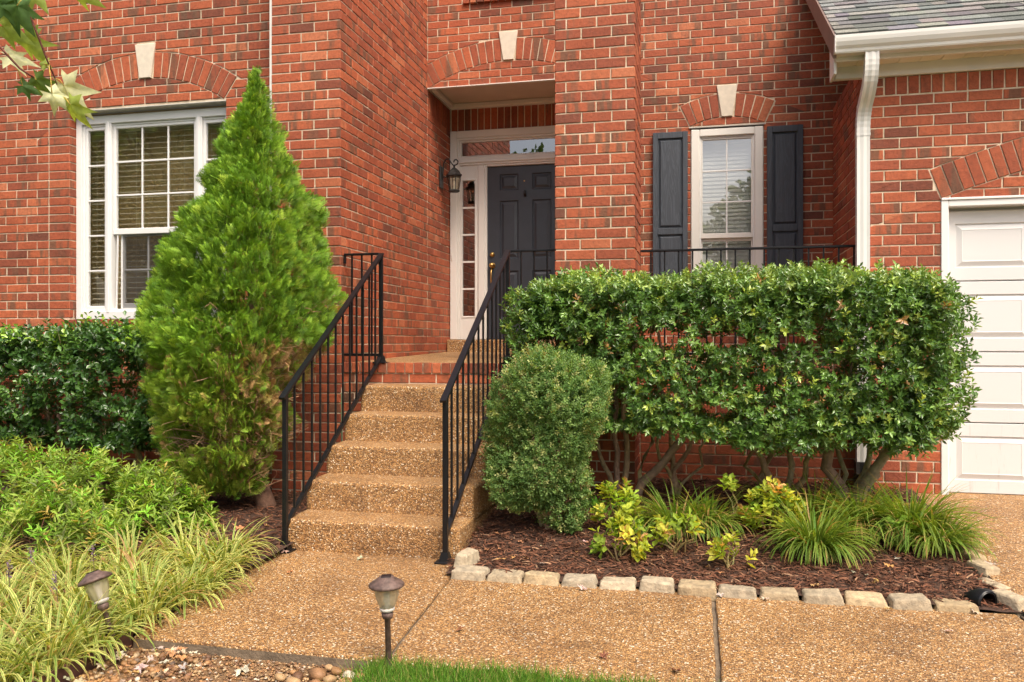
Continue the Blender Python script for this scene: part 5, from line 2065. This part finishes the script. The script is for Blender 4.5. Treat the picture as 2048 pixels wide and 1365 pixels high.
VM, VE = (0.13, 0.26, 0.035), (0.76, 0.70, 0.26)
left = [(-2.80, 4.46), (-2.66, 4.16), (-2.60, 3.74), (-2.60, 3.40), (-2.62, 3.12), (-2.62, 2.84), (-2.78, 4.16), (-3.02, 4.36), (-3.28, 4.22), (-2.62, 3.90), (-2.88, 3.80), (-3.14, 3.95), (-3.42, 3.90), (-3.72, 4.02), (-2.66, 3.58), (-2.92, 3.48), (-3.20, 3.62), (-3.50, 3.55),
        (-2.80, 3.20), (-3.06, 3.22), (-3.34, 3.28), (-2.70, 2.98), (-2.92, 2.90), (-3.20, 2.96), (-2.72, 2.70), (-2.98, 2.62), (-3.85, 3.66), (-4.05, 3.95), (-3.62, 3.22)]
for i, (x, y) in enumerate(left):
    zb = z_left_bed(x, y)
    lilyturf(x, y, zb - 0.005, 100, 0.30, 'yellow striped lilyturf clump in the drift beside the walkway', 'striped lilyturf drift', VM, VE, lean=1.55, core=0.11, wid=0.0135,
             bias=(0.12, -0.2) if x > -2.9 else (0, -0.2))
GM, GE = (0.075, 0.19, 0.028), (0.32, 0.38, 0.06)
for (x, y, n, ln, lab) in (
    (0.66, 5.16, 420, 0.40, 'broad green and yellow lilyturf clump spilling towards the edging stones'),
    (-0.16, 5.40, 300, 0.38, 'green lilyturf clump in front of the thin hedge trunks'),
    (0.04, 5.48, 220, 0.34, 'small green lilyturf clump between two yellow leaved shrubs'),
    (-0.42, 5.35, 90, 0.26, 'dark green lilyturf tuft behind the browning yellow shrub'),
    (0.98, 5.55, 380, 0.42, 'green lilyturf clump under the thick hedge trunks'),
    (1.26, 5.50, 560, 0.46, 'large green lilyturf clump beside the garage corner'),
    (1.36, 5.32, 260, 0.36, 'lilyturf clump leaning over the driveway edge'),
    (0.46, 6.02, 60, 0.34, 'upright lilyturf tuft behind the yellow leaved shrubs'),
    (0.74, 5.80, 170, 0.38, 'lilyturf tuft between the crooked hedge trunks'),
):
    lilyturf(x, y, z_right_bed(x, y) - 0.005, n, ln, lab, 'green lilyturf clumps under the hedge', GM, GE, lean=1.5, wid=0.0115, core=0.10 if n > 130 else 0.05, bias=(0, -0.35))

YS = [(0.40, 0.48, 0.06), (0.30, 0.43, 0.05), (0.54, 0.54, 0.08), (0.17, 0.32, 0.04), (0.58, 0.34, 0.13)]
YSP = [0.32, 0.26, 0.2, 0.14, 0.08]
for (x, y, rad, hg, n, lab) in (
    (-0.52, 5.25, 0.16, 0.30, 46, 'yellow green leafy shrub beside the boxwood'),
    (-0.46, 4.86, 0.14, 0.24, 46, 'browning yellow shrub right behind the edging stones'),
    (-0.14, 5.02, 0.15, 0.22, 34, 'sprawling yellow green shrub with bare twigs on the mulch'),
    (0.20, 5.52, 0.18, 0.30, 56, 'yellow leaved shrub with bare lower stems mid bed'),
    (0.44, 5.46, 0.18, 0.30, 62, 'yellow and orange leaved shrub touching the broad lilyturf clump'),
    (0.17, 4.84, 0.13, 0.14, 30, 'low yellow green seedling near the edging stones'),
):
    shrub('yellow_shrub', lab, x, y, rad, hg, n, 0.058, YS, YSP, z_right_bed(x, y), 'yellow leaved shrubs', LEAF_ROUND, 7, 0.07, stems=8, stemcol=(0.25, 0.19, 0.08))
shrub('seedling', 'broad leaved green seedling between boxwood and hedge trunks', -0.66, 5.75, 0.10, 0.20, 7, 0.10, [(0.10, 0.26, 0.03)], [1], z_right_bed(-0.66, 5.75), None, LEAF_LONG, 4, 0.04, stems=3)

shrub('vine_seedling', 'light green heart leaved vine seedling in the large lilyturf clump', 1.16, 5.30, 0.07, 0.26, 8, 0.085, [(0.30, 0.50, 0.08)], [1], z_right_bed(1.16, 5.30), None, LEAF_ROUND, 3, 0.03, stems=3)
for (x, y, a) in ((-3.12, 3.72, 0.2), (-3.38, 3.62, -0.3), (-2.95, 3.28, 0.1), (-3.30, 3.36, 0.3)):
    zb = z_left_bed(x, y)
    fs = thing('flower_spike', 'faded purple flower spike standing in the striped lilyturf drift', 'flower', (x, y, zb), 'lilyturf flower spikes')
    top_ = Vector((x + 0.06 * a, y - 0.02, zb + 0.27))
    MB().tube([(x, y, zb), (x + 0.02 * a, y, zb + 0.14), top_], 0.0022, 5, (0.20, 0.16, 0.08)).build('stalk', 'bark', fs, True)
    k_ = 60
    t_ = RNG.random(k_)
    PP = np.array(top_) + np.stack([RNG.normal(0, 0.006, k_), RNG.normal(0, 0.006, k_), -0.085 * t_], 1)
    VV, FF, CC = scatter(*LEAF_SMALL, PP, rdir(k_), rdir(k_), RNG.uniform(0.008, 0.013, k_), palette(k_, [(0.20, 0.13, 0.26), (0.28, 0.19, 0.34), (0.16, 0.12, 0.14)], [1, 1, 1]))
    bulk('florets', VV, FF, 'leaf_soft', fs, {'col': CC})

# mulch chips


def chips(name, n, xr, yr, zfun, label, ok=lambda x, y: True):
    xs_, ys_ = [], []
    while len(xs_) < n:
        x, y = random.uniform(*xr), random.uniform(*yr)
        if ok(x, y):
            xs_.append(x)
            ys_.append(y)
    P = np.array([(x, y, zfun(x, y) + random.uniform(0.001, 0.014)) for x, y in zip(xs_, ys_)])
    T = np.array([(-0.5, 0, 0), (0.5, 0, 0), (-0.5, 0.35, 0.05), (0.5, 0.3, 0.07), (-0.45, 0.7, 0.05), (0.4, 0.72, 0.03), (-0.3, 1.0, -0.03), (0.25, 1.0, -0.04), ])
    TF = np.array([(0, 1, 3, 2), (2, 3, 5, 4), (4, 5, 7, 6)])
    a = RNG.uniform(0, 2 * math.pi, n)
    yd = np.stack([np.cos(a), np.sin(a), RNG.normal(0, 0.16, n)], 1)
    nr = np.array([0, 0, 1.0]) + RNG.normal(size=(n, 3)) * 0.35
    col = palette(n, [(0.105, 0.043, 0.024), (0.16, 0.068, 0.038), (0.22, 0.105, 0.060), (0.055, 0.024, 0.014), (0.33, 0.20, 0.12)], [0.34, 0.32, 0.16, 0.14, 0.04])
    ln = RNG.uniform(0.02, 0.075, n)
    V, F, Cc = scatter(T, TF, P, yd, nr, ln, col, widths=RNG.uniform(0.003, 0.010, n))
    o = bulk(name, V, F, 'mulch_chip', None, {'col': Cc})
    tag(o, label, 'mulch', kind='stuff')


chips('mulch_right', 24000, (-1.44, 1.50), (4.50, 6.78), z_right_bed, 'dark red brown shredded bark mulch right of the steps')
chips('mulch_left', 11000, (-5.2, -2.58), (3.6, 6.3), z_left_bed, 'dark shredded bark mulch under the conifer and azaleas', lambda x, y: x > -4.4 or y > 5.0)


# ------------------------------------------------------------------ edging stones, drain mouth
def stone_mesh(seed, L_=0.2, D_=0.105, H_=0.075):
    rnd = random.Random(seed)
    bm = bmesh.new()
    bmesh.ops.create_cube(bm, size=1.0)
    for v_ in bm.verts:
        tp = v_.co.z > 0
        v_.co.x *= L_ * (0.86 if tp else 1.0)
        v_.co.y *= D_ * (0.78 if tp else 1.0)
        v_.co.z = (H_ if tp else -0.03)
        v_.co += Vector((rnd.uniform(-1, 1), rnd.uniform(-1, 1), rnd.uniform(-1, 1))) * 0.007
    bmesh.ops.bevel(bm, geom=list(bm.edges), offset=0.017, segments=3, profile=0.6, affect='EDGES')
    bmesh.ops.subdivide_edges(bm, edges=list(bm.edges), cuts=2, use_grid_fill=True)
    for v_ in bm.verts:
        v_.co += v_.normal * (0.006 * noise.noise(v_.co * 22 + Vector((seed * 3.1, 0, 0))) + 0.003 * noise.noise(v_.co * 60 + Vector((seed, 3, 0))))
    me = bpy.data.meshes.new('edging_stone')
    bm.to_mesh(me)
    bm.free()
    me.materials.append(MATS['stone'])
    me.polygons.foreach_set('use_smooth', [True] * len(me.polygons))
    c = np.array([0.39, 0.315, 0.21]) * rnd.uniform(0.82, 1.12) + np.array([0.02, 0.0, -0.02]) * rnd.uniform(-1, 1)
    a = me.color_attributes.new('col', 'FLOAT_COLOR', 'POINT')
    a.data.foreach_set('color', np.tile(np.append(c, 1), (len(me.vertices), 1)).astype(np.float32).ravel())
    return me


ORD = ['first', 'second', 'third', 'fourth', 'fifth', 'sixth', 'seventh', 'eighth', 'ninth', 'tenth', 'eleventh', 'twelfth', 'thirteenth']
for i in range(13):
    o = link('edging_stone', stone_mesh(i, 0.210 + random.uniform(-0.006, 0.003), 0.145 + random.uniform(-0.01, 0.012), 0.040 + random.uniform(-0.012, 0.012)))
    o.location = (-1.275 + i * 0.2085, 4.475 + random.uniform(-0.012, 0.012), 0.0)
    o.rotation_euler = (R(random.uniform(-4, 4)), R(random.uniform(-3, 3)), R(random.uniform(-4, 4)))
    tag(o, f'{ORD[i]} tan edging stone from the steps in the row along the walkway', 'edging stone', 'edging stones along the walkway')
for i, (x, y, rz, z, lab) in enumerate((
    (-1.335, 4.63, 80, 0.03, 'tan edging stone set crosswise against the foot of the steps'),
    (1.50, 4.56, -58, 0.0, 'corner edging stone beside the black drain mouth'),
    (1.515, 4.83, -70, 0.005, 'low edging stone half covered by dry leaves along the driveway'),
    (1.525, 5.04, -75, 0.02, 'edging stone along the driveway next to a curled pale leaf'),
    (1.53, 5.25, -80, 0.035, 'edging stone along the driveway partly under the lilyturf'),
)):
    o = link('edging_stone', stone_mesh(40 + i, 0.2, 0.11, 0.07 if i != 2 else 0.045))
    o.location = (x, y, z)
    o.rotation_euler = (0, 0, R(rz))
    tag(o, lab, 'edging stone', 'edging stones along the driveway' if i else 'edging stones along the walkway')
dm_ = thing('drain_outlet', 'black corrugated drain outlet opening between the last edging stones', 'drain pipe', (1.385, 4.62, 0.0))
pts = bez((1.392, 4.52, 0.032), (1.37, 4.56, 0.036), (1.35, 4.62, 0.0), (1.33, 4.70, -0.10), 34)
v, f = [], []
m = MB()
m.tube(pts, [0.056 + (0.005 if i % 2 else -0.003) for i in range(35)], 20, cap=False)
m.tube(pts, [0.049 + (0.004 if i % 2 else -0.003) for i in range(35)], 20, cap=False)
m.build('corrugated_pipe', 'plastic_black', dm_, True)

# ------------------------------------------------------------------ path lights
def path_light(loc, tilt, label):
    t = thing('path_light', label, 'path light', loc, 'solar path lights', local=True)
    t.rotation_euler = tilt
    MB().lathe([(0.012, -0.08), (0.012, 0.19), (0.020, 0.195), (0.024, 0.205), (0.024, 0.218), (0.016, 0.222)], (0, 0, 0), 16).build('pole', 'copper_brown', t, True)
    MB().lathe([(0.020, 0.222), (0.030, 0.228), (0.032, 0.236), (0.028, 0.240)], (0, 0, 0), 18).build('chrome_ring', 'steel_lintel', t, True)
    MB().lathe([(0.028, 0.238), (0.036, 0.255), (0.045, 0.285), (0.048, 0.31), (0.046, 0.325)], (0, 0, 0), 40, ribs=10, ribamp=0.045).build('glass_shade', 'shade_glass', t, True)
    MB().lathe([(0.008, 0.235), (0.013, 0.26), (0.012, 0.30), (0.004, 0.315)], (0, 0, 0), 10).build('lamp_core', 'blind_white', t, True)
    MB().lathe([(0.046, 0.322), (0.071, 0.326), (0.074, 0.332), (0.070, 0.339), (0.050, 0.352), (0.034, 0.361), (0.030, 0.367), (0.002, 0.368)], (0, 0, 0), 28).build('cap', 'copper_brown', t, True)
    MB().box((-0.020, -0.020, 0.3675), (0.020, 0.020, 0.3705), 0.001).build('solar_cell', 'solar_black', t)
    return t


path_light((-1.252, 3.175, 0.0), (R(1), R(-1.5), 0.3), 'upright bronze solar path light standing in the grass')
path_light((-2.535, 3.17, -0.05), (R(-4), R(-20), 0.2), 'tilted bronze solar path light among the striped grass')
b = MB()
b.bar((-2.515, 3.24, -0.03), (-2.505, 1.6, -0.03), 0.012, 0.10)
tag(b.build('bed_edging', 'edging_brown'), 'brown metal bed edging between striped grass and pebbles', 'edging')

# ------------------------------------------------------------------ pebbles, gravel, fallen leaves, grass
pm_ = []
for s_ in range(6):
    bm = bmesh.new()
    bmesh.ops.create_icosphere(bm, subdivisions=1 + (s_ % 2), radius=1.0)
    for v_ in bm.verts:
        v_.co = Vector((v_.co.x * 1.15, v_.co.y * 0.85, v_.co.z * 0.62)) * (1 + 0.22 * noise.noise(v_.co * 1.1 + Vector((s_ * 5, 0, 0))))
    me = bpy.data.meshes.new('pebble')
    bm.to_mesh(me)
    bm.free()
    pm_.append((np.array([v_.co[:] for v_ in me.vertices]), np.array([p.vertices[:] for p in me.polygons])))
    bpy.data.meshes.remove(me)
PC = [(0.30, 0.165, 0.072), (0.23, 0.125, 0.06), (0.36, 0.235, 0.12), (0.17, 0.09, 0.05), (0.42, 0.31, 0.19), (0.25, 0.18, 0.13), (0.52, 0.45, 0.35)]


def stones(n, xr, yr, size, zb, okf=lambda x, y: True):
    parts = []
    for (T, F) in pm_:
        k_ = n // 6
        P = []
        while len(P) < k_:
            x, y = random.uniform(*xr), random.uniform(*yr)
            if okf(x, y):
                P.append((x, y, zb + random.uniform(-0.004, 0.006)))
        P = np.array(P)
        a = RNG.uniform(0, 6.28, k_)
        yd = np.stack([np.cos(a), np.sin(a), RNG.normal(0, 0.15, k_)], 1)
        parts.append(scatter(T, F, P, yd, np.array([0, 0, 1.0]) + RNG.normal(size=(k_, 3)) * 0.2, RNG.uniform(*size, k_), palette(k_, PC, [0.24, 0.22, 0.2, 0.14, 0.1, 0.06, 0.04])))
    return join(parts)


V, F, Cc = stones(5400, (-2.50, -1.32), (2.3, 3.22), (0.003, 0.0085), -0.05)
tag(bulk('fine_gravel', V, F, 'pebble', None, {'col': Cc}, smooth=True), 'fine brown pea gravel below the front edge of the walkway', 'gravel', kind='stuff')
V, F, Cc = stones(300, (-2.48, -2.05), (2.5, 3.20), (0.007, 0.017), -0.045, lambda x, y: x < -2.05 - (3.2 - y) * 0.25 + 0.1)
tag(bulk('river_pebbles', V, F, 'pebble', None, {'col': Cc}, smooth=True), 'brown river pebbles beside the metal bed edging', 'pebbles', kind='stuff')
BIG = [(-1.525, 3.085, 0.042), (-1.60, 3.06, 0.028), (-1.46, 3.06, 0.030), (-1.40, 3.11, 0.030), (-1.56, 3.14, 0.020), (-1.47, 3.145, 0.026), (-1.50, 3.02, 0.024), (-1.43, 3.17, 0.018), (-1.35, 3.12, 0.024), (-1.385, 3.05, 0.03),
       (-1.64, 3.10, 0.02), (-1.52, 3.18, 0.019), (-1.36, 3.17, 0.016), (-1.59, 3.0, 0.03), (-1.46, 2.98, 0.034), (-1.67, 3.04, 0.024)]
for i, (x, y, s_) in enumerate(BIG):
    T, F = pm_[i % 6]
    a = random.uniform(0, 6.28)
    V, F2, Cc = scatter(T, F, np.array([(0, 0, 0.0)]), np.array([(math.cos(a), math.sin(a), 0.1)]), np.array([(0.1, 0.1, 1.0)]), np.array([s_]), palette(1, PC, [0.3, 0.2, 0.3, 0.05, 0.1, 0.05, 0.1]))
    o = bulk('river_stone', V, F2, 'pebble', None, {'col': Cc}, smooth=True)
    o.location = (x, y, -0.045 + s_ * 0.45)
    tag(o, 'largest smooth tan river stone at the walkway edge' if i == 0 else 'smooth river stone in the small pile beside the grass', 'stone', 'pile of river stones')

# fallen leaves


def dead_leaf(seed, size):
    rnd = random.Random(seed)
    n_ = 5
    out_ = []
    for i in range(n_ * 4):
        a = 2 * math.pi * i / (n_ * 4)
        k_ = (i % 4)
        rad = (1.0, 0.66, 0.45, 0.66)[k_] * rnd.uniform(0.6, 1.2)
        out_.append((rad * math.cos(a), rad * math.sin(a)))
    cu, cv = rnd.uniform(-1.1, 1.1), rnd.uniform(-1.1, 1.1)
    V = [(0, 0, 0)]
    for ring in (0.5, 1.0):
        for (x, y) in out_:
            x_, y_ = x * ring, y * ring
            V.append((x_ * size, y_ * size * 0.8, size * (0.38 * cu * x_ * x_ + 0.38 * cv * x_ * y_ + 0.14 * ring * math.sin(7 * math.atan2(y, x) + seed)) + 0.004))
    n_ = len(out_)
    F = [(0, 1 + i, 1 + (i + 1) % n_) for i in range(n_)] + [(1 + i, 1 + n_ + i, 1 + n_ + (i + 1) % n_) for i in range(n_)] + [(1 + i, 1 + n_ + (i + 1) % n_, 1 + (i + 1) % n_) for i in range(n_)]
    return V, F


PALE, TAN, RUST = (0.48, 0.40, 0.31), (0.46, 0.25, 0.10), (0.22, 0.09, 0.045)
spots = [(-1.86, 3.08, -0.035, 0.055, PALE, 'large pale lobed leaf lying on the gravel'), (-2.44, 3.27, 0.03, 0.055, TAN, 'upright orange brown leaf beside the tilted path light'),
         (-2.545, 4.70, 0.015, 0.03, PALE, 'pale leaf against the left railing foot'), (-2.02, 4.66, 0.01, 0.035, PALE, 'pale curled leaf on the walkway below the first step'),
         (-1.13, 4.62, 0.07, 0.04, TAN, 'orange leaf on the mulch behind the second edging stone'), (-1.0, 4.70, 0.06, 0.03, TAN, 'small orange leaf on the mulch behind the third edging stone'),
         (-0.62, 4.36, 0.012, 0.035, PALE, 'grey curled leaf in front of the fourth edging stone'), (-0.40, 3.45, 0.008, 0.035, RUST, 'shrivelled dark leaf mid slab'), (-0.10, 3.36, 0.01, 0.04, RUST, 'shrivelled dark leaf close to the slab joint'),
         (-1.08, 3.62, 0.01, 0.03, RUST, 'shrivelled dark leaf close to the path light'), (1.98, 5.62, 0.10, 0.06, RUST, 'rust coloured leaf on the driveway'), (1.60, 5.12, 0.07, 0.05, PALE, 'curled pale leaf on the driveway edge'),
         (0.58, 4.56, 0.05, 0.045, TAN, 'curled tan leaf on the mulch below the broad lilyturf'), (1.02, 4.95, 0.075, 0.04, TAN, 'orange leaf on the mulch in front of the large lilyturf'), (0.90, 4.36, 0.012, 0.03, TAN, 'yellow leaf against the row of edging stones'),
         (-3.05, 5.02, 0.06, 0.055, TAN, 'orange leaf on the mulch left of the railing foot'), (-2.30, 4.30, 0.01, 0.03, TAN, 'thin tan leaf on the walkway beside the striped grass'), (0.10, 4.40, 0.012, 0.03, PALE, 'pale crumpled leaf beside the slab joint'),
         (0.32, 4.40, 0.01, 0.032, PALE, 'pale crumpled leaf in front of the ninth edging stone'), (1.10, 4.10, 0.008, 0.028, PALE, 'pale leaf lying on the last slab'), (1.30, 4.42, 0.01, 0.04, PALE, 'pale leaves caught at the drain outlet')]
for i in range(16):
    spots.append((random.uniform(-3.6, -2.75), random.uniform(4.7, 5.6), 0.06, random.uniform(0.02, 0.04), PALE if i % 3 else TAN, 'small pale dry leaf on the mulch under the conifer'))
for i in range(30):
    spots.append((-2.44 + random.uniform(-0.04, 0.42), random.uniform(2.75, 3.2), -0.02, random.uniform(0.025, 0.045), PALE if i % 3 else TAN, 'dry leaf among the river pebbles'))
for i in range(34):
    x, y = random.uniform(-1.3, 1.4), random.uniform(4.6, 5.5)
    spots.append((x, y, z_right_bed(x, y) + 0.012, random.uniform(0.012, 0.03), random.choice((PALE, TAN, TAN)), 'small dry leaf scrap on the mulch right of the steps'))
for i, (x, y, z, s_, c, lab) in enumerate(spots):
    V, F = dead_leaf(i, s_)
    cc = tuple(q * random.uniform(0.85, 1.15) for q in c)
    o = obj('fallen_leaf', V, F, 'dry_leaf', None, attrs={'col': np.array(cc, np.float32)})
    o.location = (x, y, z)
    o.rotation_euler = (random.uniform(-0.35, 0.35) if i != 1 else 1.2, random.uniform(-0.35, 0.35), random.uniform(0, 6.28))
    tag(o, lab, 'leaf', 'fallen leaves')

# lawn


def lawn_z(x, y):
    return GY + 0.05 * smooth01((y - 2.6) / 0.5) + 0.02 * nz3((x, y, 1), 2.0)


n = 26000
gx = RNG.uniform(-1.40, 0.25, n)
gy = 3.27 - RNG.random(n) ** 1.3 * 1.0
edge = np.array([3.235 + 0.03 * nz3((x, 0, 0), 5.0) - max(0, (x + 0.75)) * 0.02 - 0.02 for x in gx])
kp = (gy < edge) & ((gx > -1.33) | (RNG.random(n) < 0.25))
gx, gy = gx[kp], gy[kp]
n = len(gx)
P = np.array([(x, y, lawn_z(x, y) - 0.004) for x, y in zip(gx, gy)])
T = np.array([(-0.5, 0, 0), (0.5, 0, 0), (-0.42, 0.5, 0.03), (0.42, 0.5, 0.03), (-0.05, 1.0, 0.16), (0.05, 1.0, 0.16)])
TF = np.array([(0, 1, 3, 2), (2, 3, 5, 4)])
yd = np.array([0, 0, 1.0]) + RNG.normal(size=(n, 3)) * np.array([0.5, 0.5, 0.1])
nr = RNG.normal(size=(n, 3)) * np.array([1, 1, 0.2])
col = palette(n, [(0.09, 0.22, 0.025), (0.14, 0.30, 0.035), (0.19, 0.33, 0.05), (0.38, 0.33, 0.12)], [0.34, 0.36, 0.2, 0.10])
V, F, Cc = scatter(T, TF, P, yd, nr, RNG.uniform(0.04, 0.095, n), col, widths=RNG.uniform(0.002, 0.0038, n))
tag(bulk('grass', V, F, 'leaf_soft', None, {'col': Cc}), 'short green lawn grass in front of the walkway', 'grass', kind='stuff')

# ------------------------------------------------------------------ maple branch hanging into the upper left
mb_ = thing('maple_branch', 'maple branch with pale curled leaves hanging into the upper left corner', 'branch', (-1.72, 1.86, 2.1))


BR_O = Vector((-1.7523, 1.8535, 2.1444))          # where the twig passes, about two metres from the walkway
BR_R, BR_A = Vector((cs, sn_, 0)), Vector((-sn_, cs, 0))


def br_pt(u, v, w):
    """point in the branch's own frame: along, up, away (metres)"""
    return BR_O + BR_R * u + Vector((0, 0, 1)) * v + BR_A * w


TW = [[(-0.0201, 0.1406, 0.0), (-0.0185, 0.0817, 0.02), (-0.003, 0.0216, 0.04), (0.0088, -0.0328, 0.06), (0.0086, -0.0536, 0.08), (0.0085, -0.0707, 0.1), (0.0171, -0.1207, 0.12)],
      [(-0.1071, 0.0067, 0.0), (-0.0766, -0.0372, 0.02), (-0.0507, -0.0711, 0.04), (-0.0242, -0.0892, 0.06)],
      [(-0.1607, 0.1808, 0.0), (-0.032, 0.1493, 0.02)],
      [(0.1205, 0.154, 0.0), (-0.032, 0.1898, 0.02)]]
tm = MB()
for tw_ in TW:
    pts = [br_pt(*q_) for q_ in tw_]
    tm.tube(pts, [0.0035 - 0.0003 * i for i in range(len(pts))], 6, (0.16, 0.06, 0.045))
tm.build('twig', 'bark', mb_, True)
LOBES = [(-152, 0.42), (-128, 0.30), (-100, 0.66), (-76, 0.40), (-62, 0.46), (-46, 0.92), (-30, 0.52), (-18, 0.64), (0, 1.08), (18, 0.64), (30, 0.52), (46, 0.92), (62, 0.46), (76, 0.40), (100, 0.66), (128, 0.30), (152, 0.42)]


def maple_leaf(pos, ln, ang, face, col, curl, stem=None, seed=0):
    """ang: direction of the tip in the view, degrees clockwise from up; face: how far the blade turns away"""
    rnd = random.Random(seed)
    o_ = br_pt(*pos)
    fwd = BR_A
    rt_ = BR_R
    up_ = Vector((0, 0, 1))
    a = R(ang)
    ty = (rt_ * math.sin(a) + up_ * math.cos(a)).normalized()
    tz = (-fwd).normalized()
    ty = (ty + fwd * math.sin(R(face)) * 0.9).normalized()
    tx = ty.cross(tz).normalized()
    tz = tx.cross(ty)
    roll = R(rnd.uniform(-30, 30))
    tx, tz = tx * math.cos(roll) + tz * math.sin(roll), tz * math.cos(roll) - tx * math.sin(roll)
    V, Cc = [], []
    rings = (0.0, 0.34, 0.68, 1.0)
    for rg in rings:
        for (la, lr) in LOBES:
            q = R(la + rnd.uniform(-3, 3))
            rr_ = lr * rg * (1 if rg == 1.0 else (0.75 + 0.25 * min(1, 0.6 / lr)))
            x, y = math.sin(q) * rr_ * 0.62, (math.cos(q) * rr_ + 0.0) * 0.75
            zc = -curl * 0.55 * (x * x * 1.6 + (y - 0.2) ** 2 * 0.9) + 0.06 * rg * math.cos(R(la) * 4.0) + 0.05 * math.sin(5 * x + seed) * rg
            V.append(o_ + (tx * x + ty * y + tz * zc) * ln)
            k_ = 1.0 + 0.25 * (1 - rg) if la in (0, -46, 46) else 1.0
            Cc.append(tuple(c * k_ for c in col))
    n_ = len(LOBES)
    F = []
    for i in range(3):
        for j in range(n_ - 1):
            F.append((i * n_ + j, i * n_ + j + 1, (i + 1) * n_ + j + 1, (i + 1) * n_ + j))
    lf = obj('maple_leaf', V, F, 'leaf_soft', mb_, True, {'col': np.array(Cc, np.float32)})
    if stem:
        s0 = br_pt(*stem)
        MB().tube([s0, s0.lerp(o_, 0.5) + up_ * 0.006, o_], 0.0014, 5, (0.5, 0.36, 0.08)).build('leaf_stalk', 'bark', lf, True)


WHT, LG, DG = (0.66, 0.68, 0.44), (0.36, 0.46, 0.11), (0.10, 0.19, 0.06)
maple_leaf((0.0365, -0.0987, 0.1), 0.144, 145, 20, WHT, 0.7, (0.0086, -0.0759, 0.11), 1)
maple_leaf((0.0253, -0.1332, 0.06), 0.091, 135, 55, WHT, 1.5, (0.0114, -0.05, 0.07), 2)
maple_leaf((0.0641, -0.1577, 0.08), 0.107, 150, 45, LG, 1.1, (0.0336, -0.1297, 0.09), 3)
maple_leaf((-0.0419, -0.0819, 0.1), 0.091, 140, 40, (0.13, 0.21, 0.05), 0.9, (-0.0533, -0.0731, 0.11), 4)
maple_leaf((-0.0916, -0.0925, 0.12), 0.07, 110, 55, DG, 1.5, (-0.1131, -0.0383, 0.13), 5)
maple_leaf((-0.1052, -0.0217, 0.08), 0.102, 100, 58, WHT, 0.9, (-0.1169, -0.0154, 0.09), 6)
maple_leaf((-0.1095, 0.0511, 0.06), 0.107, 118, 45, LG, 0.5, (-0.1295, 0.066, 0.07), 7)
maple_leaf((-0.0699, 0.0357, 0.1), 0.123, 150, 48, LG, 0.9, (-0.0533, 0.0647, 0.11), 8)
maple_leaf((-0.0821, 0.0562, 0.14), 0.091, 160, 30, (0.2, 0.3, 0.08), 1.0, (-0.0766, 0.0799, 0.15), 9)
maple_leaf((-0.0081, -0.0439, 0.08), 0.053, -70, 50, LG, 0.8, (0.0002, -0.0572, 0.09), 10)
maple_leaf((-0.0739, 0.1196, 0.02), 0.134, 178, 25, (0.075, 0.15, 0.055), 0.5, (-0.0583, 0.1401, 0.03), 11)
maple_leaf((-0.0348, 0.0844, 0.0), 0.107, 165, 35, DG, 0.7, (-0.0193, 0.1046, 0.01), 12)
maple_leaf((-0.0884, 0.1085, 0.0), 0.128, 200, 20, DG, 0.4, (-0.1, 0.1449, 0.01), 13)
maple_leaf((0.0939, 0.1514, 0.05), 0.107, 120, 40, LG, 0.7, (0.0748, 0.1777, 0.06), 14)
maple_leaf((-0.018, 0.1416, 0.04), 0.085, 150, 40, LG, 0.7, (-0.0293, 0.1623, 0.05), 15)

# ------------------------------------------------------------------ trees across the street (seen mirrored in the panes)
tn = 5200
q = rdir(tn)
rr = RNG.random(tn) ** 0.35
P = q * rr[:, None] * np.array([3.4, 3.2, 2.9]) + np.array([0, 0, 6.0])
P += q * np.array([[0.8 * nz3(v, 0.7)] for v in P])
gp = np.array([nz3(v, 0.8, 3) for v in P])
P, q = P[gp < 0.28], q[gp < 0.28]
n = len(P)
V, F, Cc = scatter(*LEAF_ROUND, P, rdir(n) + np.array([0, 0, -0.3]), q + rdir(n) * 0.8, RNG.uniform(0.25, 0.5, n), palette(n, [(0.045, 0.09, 0.02), (0.07, 0.12, 0.025), (0.10, 0.15, 0.03)], [1, 1, 0.6]))
first = None
for i, (x, y, s_, lab) in enumerate(((3.4, -21.0, 1.0, 'round tree across the street mirrored in the narrow porch window'), (-9.0, -21.0, 1.2, 'tree across the street mirrored in the door transom'),
                                     (-16.5, -12.0, 1.15, 'tree across the street mirrored in the triple window'), (-24.0, -15.0, 1.35, 'farthest tree across the street mirrored in the triple window'))):
    t = thing('street_tree', lab, 'tree', (x, y, -0.15), 'trees across the street', local=True)
    t.scale = (s_, s_, s_)
    t.rotation_euler = (0, 0, i * 1.3)
    if first is None:
        c_ = bulk('crown', V, F, 'leaf_soft', t, {'col': Cc})
        c_['kind'] = 'stuff'
        m = MB()
        limb(m, (0, 0, 0), (0.1, 0.05, 5.5), 0.24, 0.09, 0.08, 8, (0.14, 0.10, 0.07), 10)
        for k_ in range(7):
            a = k_ * 0.9
            limb(m, (0.05, 0.02, 2.6 + 0.4 * k_), (1.9 * math.cos(a), 1.9 * math.sin(a), 4.6 + 0.4 * k_), 0.08, 0.02, 0.15, 6, (0.14, 0.10, 0.07), 6)
        b_ = m.build('trunk', 'bark', t, True)
        first = (c_, b_)
    else:
        for src in first:
            cp = src.copy()
            COL.objects.link(cp)
            cp.parent = t

for o in bpy.data.objects:
    if '_local' in o:
        del o['_local']
